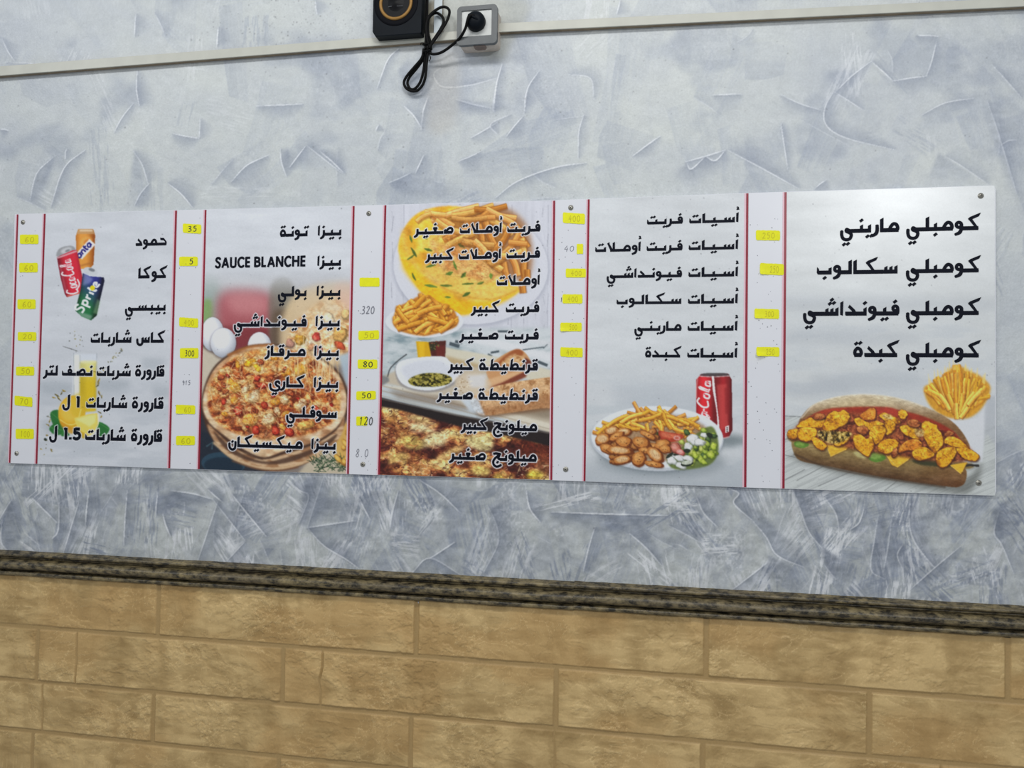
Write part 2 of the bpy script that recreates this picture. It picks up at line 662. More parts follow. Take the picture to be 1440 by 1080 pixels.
def scrape(cx, cy, L, Wd, ang, col, alpha):
    """dry, broken drag of light plaster"""
    c, s_ = math.cos(ang), math.sin(ang)
    loc = [(-L / 2, -Wd / 2), (L / 2, -Wd / 2 * rng.uniform(0.4, 1)), (L / 2 * rng.uniform(0.7, 1.1), Wd / 2), (-L / 2 * rng.uniform(0.6, 1.1), Wd / 2 * rng.uniform(0.5, 1))]
    P = [(cx + x * c - y * s_, cy + x * s_ + y * c) for x, y in loc]
    mk = T.mask(P, 1.0)
    if mk is None:
        return
    X, Y = T.X[mk[1], mk[2]], T.Y[mk[1], mk[2]]
    v = -(X - cx) * s_ + (Y - cy) * c
    u = (X - cx) * c + (Y - cy) * s_
    st = fbm(u / 22, v / 2.2, int(cx * 3 + cy * 5) & 1023, 3)
    m_ = mk[0] * sstep(0.50, 0.60, st)
    T.put((m_, mk[1], mk[2]), col, alpha)
    hm = (m_ * 0.4)[..., None]
    H.a[mk[1], mk[2]] = H.a[mk[1], mk[2]] * (1 - hm) + 0.6 * hm


for k in range(1000):
    y = rng.uniform(-320, 890) if k % 3 else rng.uniform(640, 890)
    lowz = y > 640
    tone = rng.choice([(LIGHT, MID), (LIGHT, LIGHT), (MID, LIGHT), (MID, DARK), (LIGHT, DARK * 1.05)])
    trowel(rng.uniform(-410, 1850), y, rng.uniform(50, 190), rng.uniform(22, 80), rng.choice((rng.uniform(0, 3.14), rng.uniform(1.0, 2.1))),
           tone, rng.uniform(0.10, 0.33) + (0.28 if lowz else 0), rng.random() < (0.45 if lowz else 0.16))
for k in range(520):                                  # fine scratches of the trowel under the menu board
    x, y = rng.uniform(-400, 1850), rng.uniform(640, 880)
    a = rng.gauss(1.5, 0.45)
    L = rng.uniform(10, 60)
    T.line([(x, y), (x + math.cos(a) * L / 2 + rng.uniform(-3, 3), y + math.sin(a) * L / 2), (x + math.cos(a) * L, y + math.sin(a) * L)], [0.4, 1.1, 0.4],
           rng.choice((C(222, 225, 230), C(222, 225, 230), DARK)), rng.uniform(0.2, 0.6), 0.3, 3)
for k in range(420):
    low_ = k % 3 > 0
    scrape(rng.uniform(-410, 1850), rng.uniform(640, 890) if low_ else rng.uniform(-320, 640), rng.uniform(30, 110), rng.uniform(15, 50), rng.choice((rng.uniform(0, 3.14), rng.gauss(1.5, 0.3))),
           rng.choice((C(222, 225, 229), C(214, 217, 222), DARK)), rng.uniform(0.4, 0.85) if low_ else rng.uniform(0.12, 0.4))
grit = sstep(0.55, 0.7, fbm(T.X / 60, T.Y / 45, 77, 3)) * sstep(0.5, 0.8, vnoise(T.X / 2.2, T.Y / 3.0, 5)) * (0.12 + 0.38 * low)
T.a[:] = T.a * (1 - grit[..., None]) + C(220, 223, 227) * grit[..., None]
H.a[..., 0] += 0.25 * grit

UPPER = [
    [(193, 99), (192, 125), (196, 150)], [(187, 146), (172, 165), (160, 187)], [(307, 38), (306, 52), (305, 66)], [(281, 167), (281, 182), (280, 195)],
    [(280, 195), (262, 192), (243, 188)], [(191, 20), (190, 36), (189, 52)], [(361, 149), (395, 148), (427, 146)], [(444, 0), (444, 10), (446, 21)],
    [(3, 55), (11, 72), (21, 87)], [(0, 182), (6, 182), (12, 184)], [(75, 221), (52, 244), (42, 282)], [(120, 211), (90, 237), (71, 292)],
    [(94, 209), (92, 216), (92, 225)], [(187, 212), (199, 230), (205, 247), (208, 258)], [(210, 258), (198, 272), (189, 289)], [(236, 258), (254, 272), (271, 292)],
    [(325, 256), (347, 233), (378, 218)], [(394, 209), (396, 228), (403, 249)], [(432, 205), (456, 224), (483, 245)], [(430, 205), (418, 221), (406, 237)],
    [(601, 137), (595, 160), (592, 184)], [(568, 149), (582, 163), (592, 179)], [(533, 175), (530, 180), (529, 184)], [(596, 218), (590, 231), (584, 244)],
    [(547, 257), (562, 251), (578, 243)], [(641, 140), (665, 147), (690, 152)], [(696, 130), (694, 143), (693, 156)], [(740, 130), (738, 141), (738, 151)],
    [(736, 163), (723, 178), (712, 192)], [(700, 172), (680, 184), (662, 194)], [(821, 161), (814, 186), (813, 224)], [(696, 279), (728, 255), (780, 236), (825, 229)],
    [(889, 220), (909, 205), (929, 191)], [(450, 213), (468, 228), (485, 245)], [(644, 227), (660, 221), (676, 213)], [(1173, 131), (1198, 107), (1225, 86)],
    [(1225, 86), (1241, 100), (1256, 114)], [(1256, 114), (1280, 110), (1303, 107)], [(1303, 107), (1311, 84), (1317, 58)], [(1287, 50), (1304, 50), (1320, 51)],
    [(1173, 128), (1160, 152), (1162, 176), (1190, 194), (1259, 211)], [(1173, 129), (1194, 142), (1214, 155)], [(1296, 162), (1329, 145), (1370, 138)],
    [(1388, 141), (1400, 175), (1409, 204), (1430, 273)], [(1395, 91), (1416, 114), (1437, 138)], [(1002, 134), (1022, 133), (1044, 132)],
    [(963, 228), (992, 220), (1020, 211)], [(966, 230), (972, 238), (992, 220)], [(992, 220), (1006, 226), (1020, 211)], [(1098, 133), (1125, 146), (1155, 155)], [(1098, 173), (1103, 206), (1108, 239)],
    [(1145, 266), (1153, 259), (1162, 253)], [(1023, 211), (1074, 238), (1124, 266)], [(1408, 204), (1418, 198), (1430, 197)], [(620, 95), (610, 105), (622, 122), (660, 120), (698, 110)],
    [(706, 90), (698, 120), (694, 158)], [(758, 100), (742, 125), (737, 160)], [(561, 68), (545, 85), (530, 125)], [(602, 137), (597, 150), (594, 160)],
    [(872, 0), (870, 10), (867, 20)], [(720, 160), (690, 175), (700, 190)], [(1329, 220), (1350, 232), (1391, 260)], [(800, 105), (830, 110), (835, 140)],
]
LOWER = [
    [(83, 696), (82, 744), (73, 758)], [(111, 706), (100, 742), (89, 779)], [(179, 689), (176, 728), (174, 768)], [(222, 692), (220, 710), (219, 727)],
    [(240, 690), (270, 694), (299, 702)], [(299, 702), (322, 731), (345, 761)], [(345, 761), (332, 775), (319, 789)], [(306, 706), (292, 748), (278, 789)],
    [(292, 688), (302, 697), (313, 706)], [(455, 671), (443, 708), (432, 742)], [(432, 742), (455, 767), (486, 786), (505, 800)], [(432, 742), (466, 737), (500, 732)],
    [(410, 680), (422, 690), (434, 699), (420, 737)], [(17, 702), (8, 716), (0, 730)], [(3, 730), (2, 762), (14, 778)], [(229, 723), (233, 738), (240, 755)],
    [(326, 695), (350, 725), (375, 755)], [(1025, 687), (1039, 694), (1032, 708), (1058, 732)], [(1058, 732), (1078, 756), (1093, 781), (1131, 798)],
    [(1114, 687), (1126, 718), (1138, 749), (1159, 774)], [(1235, 725), (1229, 763), (1225, 801), (1245, 815)], [(1254, 729), (1249, 767), (1242, 805)],
    [(1280, 697), (1279, 739), (1291, 770), (1329, 815)], [(1280, 829), (1315, 798), (1351, 768)], [(1405, 718), (1398, 749), (1409, 767), (1426, 808)],
    [(1030, 829), (1055, 810), (1079, 791)], [(940, 739), (962, 750), (985, 763)], [(775, 720), (855, 723), (940, 725)], [(837, 740), (828, 770), (820, 805)],
    [(885, 750), (908, 770), (930, 795)], [(590, 675), (620, 695), (648, 722)], [(685, 710), (698, 738), (700, 765), (680, 805)], [(580, 805), (605, 785), (650, 810)],
    [(605, 785), (625, 772), (640, 762)], [(505, 700), (512, 715), (520, 730)], [(1159, 794), (1168, 806), (1176, 815)], [(1270, 765), (1262, 780), (1268, 798)],
    [(45, 700), (60, 715), (80, 735)], [(125, 690), (122, 715), (120, 740)], [(560, 690), (552, 720), (548, 745)], [(740, 690), (745, 715), (760, 735)],
    [(1160, 700), (1175, 722), (1180, 745)], [(1215, 715), (1208, 735), (1195, 745)], [(980, 700), (990, 722), (1010, 742)],
]
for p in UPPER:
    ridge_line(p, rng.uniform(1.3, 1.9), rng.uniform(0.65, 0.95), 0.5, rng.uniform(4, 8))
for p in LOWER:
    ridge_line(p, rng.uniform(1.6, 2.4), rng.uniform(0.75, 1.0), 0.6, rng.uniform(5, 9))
# broad wedges of darker blue-grey beside the strokes
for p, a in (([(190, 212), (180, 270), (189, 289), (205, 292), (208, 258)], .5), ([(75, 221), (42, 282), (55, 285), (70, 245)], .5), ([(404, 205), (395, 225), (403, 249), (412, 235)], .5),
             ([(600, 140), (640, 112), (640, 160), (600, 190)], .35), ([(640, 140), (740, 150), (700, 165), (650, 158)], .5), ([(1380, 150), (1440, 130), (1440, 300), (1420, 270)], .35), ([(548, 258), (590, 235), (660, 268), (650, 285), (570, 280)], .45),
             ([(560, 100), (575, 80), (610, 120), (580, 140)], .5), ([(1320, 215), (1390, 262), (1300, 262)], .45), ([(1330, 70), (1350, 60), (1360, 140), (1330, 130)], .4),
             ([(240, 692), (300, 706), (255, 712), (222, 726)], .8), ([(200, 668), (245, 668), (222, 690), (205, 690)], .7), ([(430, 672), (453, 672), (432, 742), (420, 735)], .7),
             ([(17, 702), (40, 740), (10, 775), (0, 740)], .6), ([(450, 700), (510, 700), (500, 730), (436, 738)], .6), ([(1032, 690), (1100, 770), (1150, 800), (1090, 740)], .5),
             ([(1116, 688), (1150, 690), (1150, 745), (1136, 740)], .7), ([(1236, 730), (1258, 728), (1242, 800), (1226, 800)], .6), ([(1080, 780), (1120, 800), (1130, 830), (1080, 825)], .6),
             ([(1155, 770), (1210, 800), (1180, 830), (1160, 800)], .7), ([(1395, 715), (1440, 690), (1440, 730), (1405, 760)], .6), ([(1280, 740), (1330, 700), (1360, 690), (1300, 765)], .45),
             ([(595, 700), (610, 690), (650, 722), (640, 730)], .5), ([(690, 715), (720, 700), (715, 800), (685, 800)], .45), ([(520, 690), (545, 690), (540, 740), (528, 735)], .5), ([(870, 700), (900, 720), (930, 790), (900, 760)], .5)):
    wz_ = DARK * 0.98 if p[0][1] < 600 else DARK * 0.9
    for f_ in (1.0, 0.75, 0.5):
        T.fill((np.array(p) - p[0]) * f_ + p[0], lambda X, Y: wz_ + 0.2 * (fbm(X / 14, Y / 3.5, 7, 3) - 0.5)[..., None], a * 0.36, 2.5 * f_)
# grey-beige and brown patches around the socket, and fly specks
T.fill([(600, 0), (740, 0), (720, 60), (700, 86), (640, 60), (600, 50)], C(150, 152, 142), 0.55, 5, 4)
T.fill([(600, 5), (612, 0), (612, 45), (600, 48)], C(105, 98, 80), 0.6, 1.5)
T.fill([(610, 82), (645, 80), (640, 175), (600, 180)], C(176, 174, 168), 0.5, 6, 4)
for k in range(1500):
    if k < 260:
        x, y = rng.gauss(420, 70), rng.gauss(25, 30)
    elif k < 420:
        x, y = rng.uniform(440, 960), rng.uniform(20, 290)
    else:
        x, y = rng.uniform(-400, 1840), rng.uniform(-320, 880)
    T.ell(x, y, rng.uniform(0.3, 0.75), rng.uniform(0.3, 0.7), C(55, 55, 60), 0, rng.uniform(0.25, 0.8), 0.2)
cl = fbm(T.X / 11 + 2 * fbm(T.X / 30, T.Y / 30, 15, 2), T.Y / 8, 33, 4)
T.a[:] += ((cl - 0.5) * (0.045 + 0.14 * low))[..., None]
T.a[:] += ((fbm(T.X / 1.6, T.Y / 1.6, 91, 2) - 0.5) * 0.05)[..., None]
T.a[:] *= (1 - 0.09 * low)[..., None]

Z_MOULD_TOP = 0.5 * (w1(0, 778)[2] + w1(1440, 851)[2])
Z_MOULD_BOT = 0.5 * (w1(0, 809)[2] + w1(1440, 898)[2])
xs = wall_columns(0.0013)
zs = wall_rows(Z_MOULD_BOT - 0.004, 1.35, Z_MOULD_TOP - 0.006, 0.95, 0.0013)
gx, gz = np.meshgrid(xs, zs)
q = proj(np.stack([gx.ravel(), np.zeros(gx.size), gz.ravel()], 1))
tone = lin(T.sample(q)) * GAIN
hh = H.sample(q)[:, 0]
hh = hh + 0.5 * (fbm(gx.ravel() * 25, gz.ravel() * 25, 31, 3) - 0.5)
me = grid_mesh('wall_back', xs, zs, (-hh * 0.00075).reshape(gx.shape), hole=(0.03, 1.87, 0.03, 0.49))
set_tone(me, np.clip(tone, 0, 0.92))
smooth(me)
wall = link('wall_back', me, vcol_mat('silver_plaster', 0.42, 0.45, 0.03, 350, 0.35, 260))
tag(wall, 'silver and blue grey trowelled plaster wall behind the menu board', 'wall', kind='structure')
del T, H

# ---- stone-stamped ochre dado below the moulding
zs = wall_rows(-0.95, Z_MOULD_BOT + 0.012, -0.60, Z_MOULD_BOT + 0.010, 0.0014)
gx, gz = np.meshgrid(xs, zs)
X, Z = gx.ravel(), gz.ravel()
g1 = 0.5 * (w1(220, 894)[2] + w1(992, 954)[2])
g2 = 0.5 * (w1(217, 974)[2] + w1(1220, 1062)[2])
g3 = 0.5 * (w1(0, 1026)[2] + w1(390, 1060)[2])
jw = 0.0048
rows = [(Z_MOULD_BOT + 0.05, g1, [w1(x, y)[0] for x, y in ((223, 860), (586, 882), (993, 912))]),
        (g1, g2, [w1(x, y)[0] for x, y in ((53, 918), (398, 950), (782, 976), (1222, 1018))]),
        (g2, g3, [w1(x, y)[0] for x, y in ((216, 1008), (578, 1040), (988, 1070))])]
hz = g2 - g3
z = g3
k = 3
while z > -1.0:
    rows.append((z, z - hz, [v + 0.004 * ((k * 7) % 3 - 1) for v in rows[k - 2][2]]))
    z -= hz
    k += 1
full = []
for top, bot, js in rows:
    js = sorted(js)
    step = 0.485
    js = [js[0] - step * i for i in (3, 2, 1)] + js + [js[-1] + step * i for i in (1, 2, 3)]
    full.append((top, bot, js))
wz = 0.0022 * (fbm(X * 14, Z * 14, 41, 3) - 0.5)
wz_2 = 0.02 * (fbm(X * 3, Z * 30, 44, 2) - 0.5)
edge = np.full(X.shape, 1.0)
bid = np.zeros(X.shape)
for r_i, (top, bot, js) in enumerate(full):
    inr = (Z <= top) & (Z > bot)
    d = np.minimum(top - Z, Z - bot)
    ja = np.array(js)
    dx = np.abs(X[:, None] - ja[None, :]).min(1) if inr.any() else d
    e = np.minimum(d, dx) + wz
    edge = np.where(inr, e, edge)
    bid = np.where(inr, r_i * 17 + np.searchsorted(ja, X), bid)
for x_, y_, row_ in ((108, 920, 1), (452, 950, 1), (60, 1000, 2), (780, 1052, 2), (1322, 1070, 2)):
    xw_ = w1(x_, y_)[0]
    inr = (Z <= full[row_][0]) & (Z > full[row_][1])
    edge = np.where(inr, np.minimum(edge, np.abs(X - xw_ + 0.4 * wz_2) + 0.0026), edge)
up = sstep(jw - 0.0016, jw + 0.0012, edge)
w_ = fbm(X * 9, Z * 12, 55, 3)
f1 = fbm(X * 17 + 3 * w_, Z * 26 + bid * 3.3, 61, 5, 0.55)
f2 = fbm(X * 40 + 4 * w_, Z * 22, 71, 4, 0.55)
f3 = fbm(X * 26, Z * 90, 81, 4, 0.6)
ter = sstep(0.44, 0.455, f1) * 0.9 + sstep(0.56, 0.575, f1) * 0.8 + sstep(0.52, 0.535, f2) * 0.6 + 0.8 * f3
f4 = fbm(X * 75 + 2 * w_, Z * 95, 83, 4, 0.6)
f5 = fbm(X * 34 + 0.8 * w_, Z * 5 + bid * 1.7, 85, 3)
raw = sstep(0.50, 0.60, fbm(X * 8 + bid, Z * 11, 87, 3))
ter = sstep(0.44, 0.452, f1) * 0.55 + sstep(0.56, 0.572, f1) * 0.5 + sstep(0.55, 0.56, f2) * 0.4 + 0.5 * f3 + 0.35 * sstep(0.52, 0.545, f5)
ter = ter + raw * (sstep(0.47, 0.49, f4) * 0.7 + sstep(0.56, 0.58, f4) * 0.5)
hgt = up * (1.0 + ter * 1.25) + (1 - up) * 0.25 * f2
me = grid_mesh('wall_dado', xs, zs, (-hgt * 0.001).reshape(gx.shape))
c_lo, c_hi, c_gr, c_or = C(142, 117, 75), C(185, 159, 111), C(150, 125, 83), C(160, 126, 78)
mix = np.clip(0.58 + 1.3 * (f1 - 0.5) + 1.1 * (f3 - 0.5) + 0.8 * (f5 - 0.5) + 0.5 * raw * (f4 - 0.5), 0, 1)[:, None]
col = c_lo * (1 - mix) + c_hi * mix
blot = (sstep(0.5, 0.68, fbm(X * 6, Z * 9, 95, 4)) * 0.4)[:, None]
col = col * (1 - blot) + c_or * blot
rim_ = np.exp(-((f1 - 0.446) / 0.006) ** 2) + np.exp(-((f1 - 0.566) / 0.006) ** 2) + 0.8 * np.exp(-((f2 - 0.555) / 0.007) ** 2) + raw * (np.exp(-((f4 - 0.48) / 0.012) ** 2) + np.exp(-((f4 - 0.57) / 0.012) ** 2))
lit_rim = np.clip(rim_ * 0.38 * sstep(0.35, 0.6, fbm(X * 12, Z * 12, 88, 2)), 0, 0.6)[:, None]  # pale rims painted along the relief so its edges look lit
col = col * (1 - lit_rim) + C(208, 184, 136) * lit_rim
u3 = up[:, None]
col = c_gr * (1 - u3) + col * u3
set_tone(me, np.clip(lin(col) * GAIN * 1.12, 0, 0.9))
smooth(me)
dado = link('wall_dado', me, vcol_mat('stamped_plaster', 0.5, 0.4, 0.05, 300, 0.4, 220))
tag(dado, 'ochre stone block patterned lower wall beneath the dark moulding', 'wall', kind='structure')

# ---- dark stone-look moulding, two lengths butted near the middle
mm, nt, b = new_mat('mottled_stone')
tc = nt.nodes.new('ShaderNodeTexCoord')
mp = nt.nodes.new('ShaderNodeMapping')
mp.inputs['Scale'].default_value = (0.6, 1, 1)
nt.links.new(tc.outputs['Object'], mp.inputs['Vector'])
na = nt.nodes.new('ShaderNodeTexNoise')
na.inputs['Scale'].default_value = 90
na.inputs['Detail'].default_value = 7
na.inputs['Roughness'].default_value = 0.68
nb = nt.nodes.new('ShaderNodeTexNoise')
nb.inputs['Scale'].default_value = 14
nb.inputs['Detail'].default_value = 4
for n_ in (na, nb):
    nt.links.new(mp.outputs['Vector'], n_.inputs['Vector'])
ra = nt.nodes.new('ShaderNodeValToRGB')
ra.color_ramp.elements[0].position = 0.40
ra.color_ramp.elements[0].color = (*(lin(C(40, 37, 31)) * 1.1), 1)
ra.color_ramp.elements[1].position = 0.66
ra.color_ramp.elements[1].color = (*(lin(C(128, 117, 92)) * 1.25), 1)
e_ = ra.color_ramp.elements.new(0.51)
e_.color = (*(lin(C(92, 84, 66)) * 1.25), 1)
nt.links.new(na.outputs['Fac'], ra.inputs['Fac'])
rb = nt.nodes.new('ShaderNodeValToRGB')
rb.color_ramp.elements[0].position = 0.35
rb.color_ramp.elements[0].color = (0.8, 0.78, 0.74, 1)
rb.color_ramp.elements[1].position = 0.65
rb.color_ramp.elements[1].color = (1.2, 1.15, 0.95, 1)
nt.links.new(nb.outputs['Fac'], rb.inputs['Fac'])
mu = nt.nodes.new('ShaderNodeMix')
mu.data_type = 'RGBA'
mu.blend_type = 'MULTIPLY'
mu.inputs['Factor'].default_value = 1
nt.links.new(ra.outputs['Color'], mu.inputs['A'])
nt.links.new(rb.outputs['Color'], mu.inputs['B'])
nt.links.new(mu.outputs['Result'], b.inputs['Base Color'])
b.inputs['Roughness'].default_value = 0.42
bp = nt.nodes.new('ShaderNodeBump')
bp.inputs['Strength'].default_value = 0.2
bp.inputs['Distance'].default_value = 0.001
nt.links.new(na.outputs['Fac'], bp.inputs['Height'])
nt.links.new(bp.outputs['Normal'], b.inputs['Normal'])
HT = Z_MOULD_TOP - Z_MOULD_BOT
prof = [(0.0, 1.06), (0.009, 1.0), (0.0135, 0.95), (0.0135, 0.87), (0.011, 0.84), (0.002, 0.815), (0.002, 0.735)]
for k in range(11):
    t = math.pi * k / 10
    prof.append((0.003 + 0.019 * math.sin(t), 0.515 + 0.215 * math.cos(t)))
prof += [(0.002, 0.295), (0.002, 0.255)]
for k in range(7):
    t = math.pi * k / 6
    prof.append((0.006 + 0.008 * math.sin(t), 0.155 + 0.105 * math.cos(t)))
prof += [(0.002, 0.02), (0.0, -0.02)]
pz = np.array(prof)


def moulding(name, xa, xb, dz, label):
    xx = np.arange(xa, xb + 1e-6, 0.004)
    xx[-1] = xb
    gxx, kk = np.meshgrid(xx, np.arange(len(pz)))
    off = pz[kk, 0]
    zz = Z_MOULD_BOT + HT * pz[kk, 1] + dz
    nzz = fbm(gxx * 130, zz * 260, 7, 3) - 0.5
    off = np.where(off > 0.002, off + 0.0007 * nzz, off)
    zz = zz + 0.0012 * (fbm(gxx * 40, zz * 60, 19, 3) - 0.5)
    V = np.stack([gxx.ravel(), -off.ravel(), zz.ravel()], 1)
    nx, nk = len(xx), len(pz)
    idx = np.arange(nx * nk).reshape(nk, nx)
    Q = np.stack([idx[:-1, :-1], idx[1:, :-1], idx[1:, 1:], idx[:-1, 1:]], -1).reshape(-1, 4)
    me = mesh_np(name, V, Q)
    smooth(me)
    o = link(name, me, mm)
    return tag(o, label, 'moulding', kind='structure')


XS = w1(808, 828)[0]
moulding('trim_1', -0.9, XS, 0.0, 'dark mottled stone look moulding, longer length under the menu board')
moulding('trim_2', XS, 2.9, 0.0012, 'dark mottled stone look moulding, continuing length under the sandwich picture')

# ================================================================== THINGS FIXED ABOVE THE BOARD
M_TRUNK = plain('old_white_plastic', C(176, 177, 168), 0.4, vary=0.05, scale=35)
M_TRUNK_B = plain('grimy_plastic', C(128, 114, 94), 0.55, vary=0.2, scale=60)


def trunking(xa, xb, za0, za1, zb0, zb1, label, dep=0.013):
    """flat cable trunking: U-shaped base and a snap-on lid, (x, bottom z, top z) at each end"""
    o = empty('cable_trunking', ((xa + xb) / 2, 0, (za0 + zb0) / 2), label, 'cable trunking', 'white cable trunking lengths on the wall')
    A = [(xa, -dep * 0.78, za0), (xb, -dep * 0.78, zb0), (xb, -dep * 0.78, zb1), (xa, -dep * 0.78, za1)]
    link('base', prism('base', A, dep * 0.78 + 0.001), M_TRUNK_B, o)
    e = 0.0006
    B = [(xa, -dep, za0 - e), (xb, -dep, zb0 - e), (xb, -dep, zb1 + e), (xa, -dep, za1 + e)]
    link('lid', bevel_mesh(prism('lid', B, dep * 0.22 - 0.0002), 0.0007, 2), M_TRUNK, o)
    return o


D = 0.013
a_t, a_b = w1(0, 93.5, D), w1(0, 106, D)
b_t, b_b = w1(520, 53.5, D), w1(520, 64.5, D)


def ext(xa, pa, pb):
    t = (xa - pa[0]) / (pb[0] - pa[0])
    return pa[2] + t * (pb[2] - pa[2])


x_l, x_r = -0.75, w1(650, 45, D)[0]
trunking(x_l, x_r, ext(x_l, a_b, b_b), ext(x_l, a_t, b_t), ext(x_r, a_b, b_b), ext(x_r, a_t, b_t), 'white plastic cable trunking running from the socket past the black speaker')
a_t, a_b = w1(703, 33, D), w1(703, 44.5, D)
b_t, b_b = w1(1420, -6, D), w1(1420, 4.5, D)
b_t, b_b = w1(1160, 10.5, D), w1(1160, 22, D)
x_l, x_r = w1(700, 40, D)[0], 2.75
trunking(x_l, x_r, ext(x_l, a_b, b_b), ext(x_l, a_t, b_t), ext(x_r, a_b, b_b), ext(x_r, a_t, b_t), 'white plastic cable trunking running from the socket above the sandwich menu')
# narrow upright trunking behind the looped cable
xv0, xv1 = w1(610.5, 20, 0.008)[0], w1(621.5, 20, 0.008)[0]
zv0, zv1 = w1(616, 47, 0.008)[2], 1.25
ov = empty('upright_trunking', ((xv0 + xv1) / 2, 0, zv0), 'narrow upright pale trunking behind the looped black cable', 'cable trunking')
link('base', prism('base', [(xv0, -0.006, zv0), (xv1, -0.006, zv0), (xv1, -0.006, zv1), (xv0, -0.006, zv1)], 0.007), M_TRUNK_B, ov)
link('lid', bevel_mesh(prism('lid', [(xv0 - 0.0004, -0.008, zv0), (xv1 + 0.0004, -0.008, zv0), (xv1 + 0.0004, -0.008, zv1), (xv0 - 0.0004, -0.008, zv1)], 0.0018), 0.0006), plain('bluish_plastic', C(176, 186, 192), 0.4, vary=0.1, scale=30), ov)


def rrect(x0, x1, z0, z1, r, y, n=6):
    p = []
    for cx, cz, a0 in ((x1 - r, z1 - r, 0), (x0 + r, z1 - r, 90), (x0 + r, z0 + r, 180), (x1 - r, z0 + r, 270)):
        for k in range(n + 1):
            a = math.radians(a0 + 90 * k / n)
            p.append((cx + r * math.cos(a), y, cz + r * math.sin(a)))
    return p


def ring_prism(name, outer, inner, depth):
    """solid frame between two outlines with the same point count"""
    n = len(outer)
    bm = bmesh.new()
    L = []
    for pts, dy in ((outer, 0), (inner, 0), (inner, depth), (outer, depth)):
        L.append([bm.verts.new((p[0], p[1] + dy, p[2])) for p in pts])
    for a in range(4):
        A, B = L[a], L[(a + 1) % 4]
        for i in range(n):
            bm.faces.new((A[i], A[(i + 1) % n], B[(i + 1) % n], B[i]))
    bmesh.ops.recalc_face_normals(bm, faces=bm.faces)
    me = bpy.data.meshes.new(name)
    bm.to_mesh(me)
    bm.free()
    return me


# ---- wall socket
SD = 0.040
pa, pb = w1(642, 66, SD), w1(699, 5, SD)
sx0, sx1 = w1(642.5, 36, SD)[0], w1(699, 36, SD)[0]
sz0 = 0.5 * (w1(650, 64, SD)[2] + w1(692, 60, SD)[2])
sz1 = 0.5 * (w1(650, 9.5, SD)[2] + w1(690, 5.5, SD)[2])
scx, scz = (sx0 + sx1) / 2, (sz0 + sz1) / 2
sock = empty('wall_socket', (scx, 0, sz0), 'grey framed white surface power socket with a black plug in it', 'socket')
body = rrect(sx0 + 0.002, sx1 - 0.002, sz0 + 0.0015, sz1 - 0.002, 0.007, -SD + 0.008)
link('back_box', bevel_mesh(prism('back_box', body, SD - 0.007), 0.0008, 1), plain('dirty_white_box', C(186, 176, 166), 0.5, vary=0.16, scale=70), sock)
wi = 0.0095
fr = ring_prism('frame', rrect(sx0, sx1, sz0, sz1, 0.008, -SD), rrect(sx0 + 0.0085, sx1 - 0.0105, sz0 + 0.0155, sz1 - 0.0085, 0.0008, -SD), 0.009)
link('frame', fr, plain('grey_socket_frame', C(84, 88, 90), 0.45, vary=0.12, scale=50), sock)
fx0, fx1, fz0, fz1 = sx0 + 0.0085, sx1 - 0.0105, sz0 + 0.0155, sz1 - 0.0085
fcx, fcz = (fx0 + fx1) / 2 - 0.0005, (fz0 + fz1) / 2 + 0.0015
R_W = 0.0190
sq = rrect(fx0, fx1, fz0, fz1, 0.0008, -SD + 0.0025, 9)
cirp = []
for p in sq:
    a = math.atan2(p[2] - fcz, p[0] - fcx)
    cirp.append((fcx + R_W * math.cos(a), -SD + 0.0025, fcz + R_W * math.sin(a)))
M_FACE = plain('white_faceplate', C(180, 183, 181), 0.35, vary=0.05, scale=90)
link('faceplate', ring_prism('faceplate', sq, cirp, 0.004), M_FACE, sock)
link('socket_well', lathe_mesh('socket_well', [(R_W, -SD + 0.003), (R_W - 0.0012, -SD + 0.004), (R_W - 0.002, -SD + 0.016), (R_W + 0.001, -SD + 0.017), (R_W + 0.001, -SD + 0.0035), (R_W, -SD + 0.003)][:4], 40, fcx, 0, fcz),
     plain('well_grey', C(150, 150, 146), 0.4), sock)
tb = w1(674, 67, SD * 0.8)
tab = [(tb[0] - 0.011, -SD + 0.006, sz0 - 0.001), (tb[0] + 0.011, -SD + 0.006, sz0 - 0.001), (tb[0] + 0.011, -SD + 0.020, sz0 - 0.001), (tb[0] + 0.007, -SD + 0.026, sz0 - 0.001), (tb[0] - 0.007, -SD + 0.026, sz0 - 0.001), (tb[0] - 0.011, -SD + 0.020, sz0 - 0.001)]
bm = bmesh.new()
va = [bm.verts.new(p) for p in tab]
vb = [bm.verts.new((p[0], p[1], p[2] + 0.003)) for p in tab]
bm.faces.new(va)
bm.faces.new(vb[::-1])
for i in range(6):
    bm.faces.new((va[i], vb[i], vb[(i + 1) % 6], va[(i + 1) % 6]))
bmesh.ops.recalc_face_normals(bm, faces=bm.faces)
me = bpy.data.meshes.new('cable_entry')
bm.to_mesh(me)
bm.free()
link('cable_entry', me, plain('brown_knockout', C(112, 98, 90), 0.6, vary=0.2, scale=120), sock)

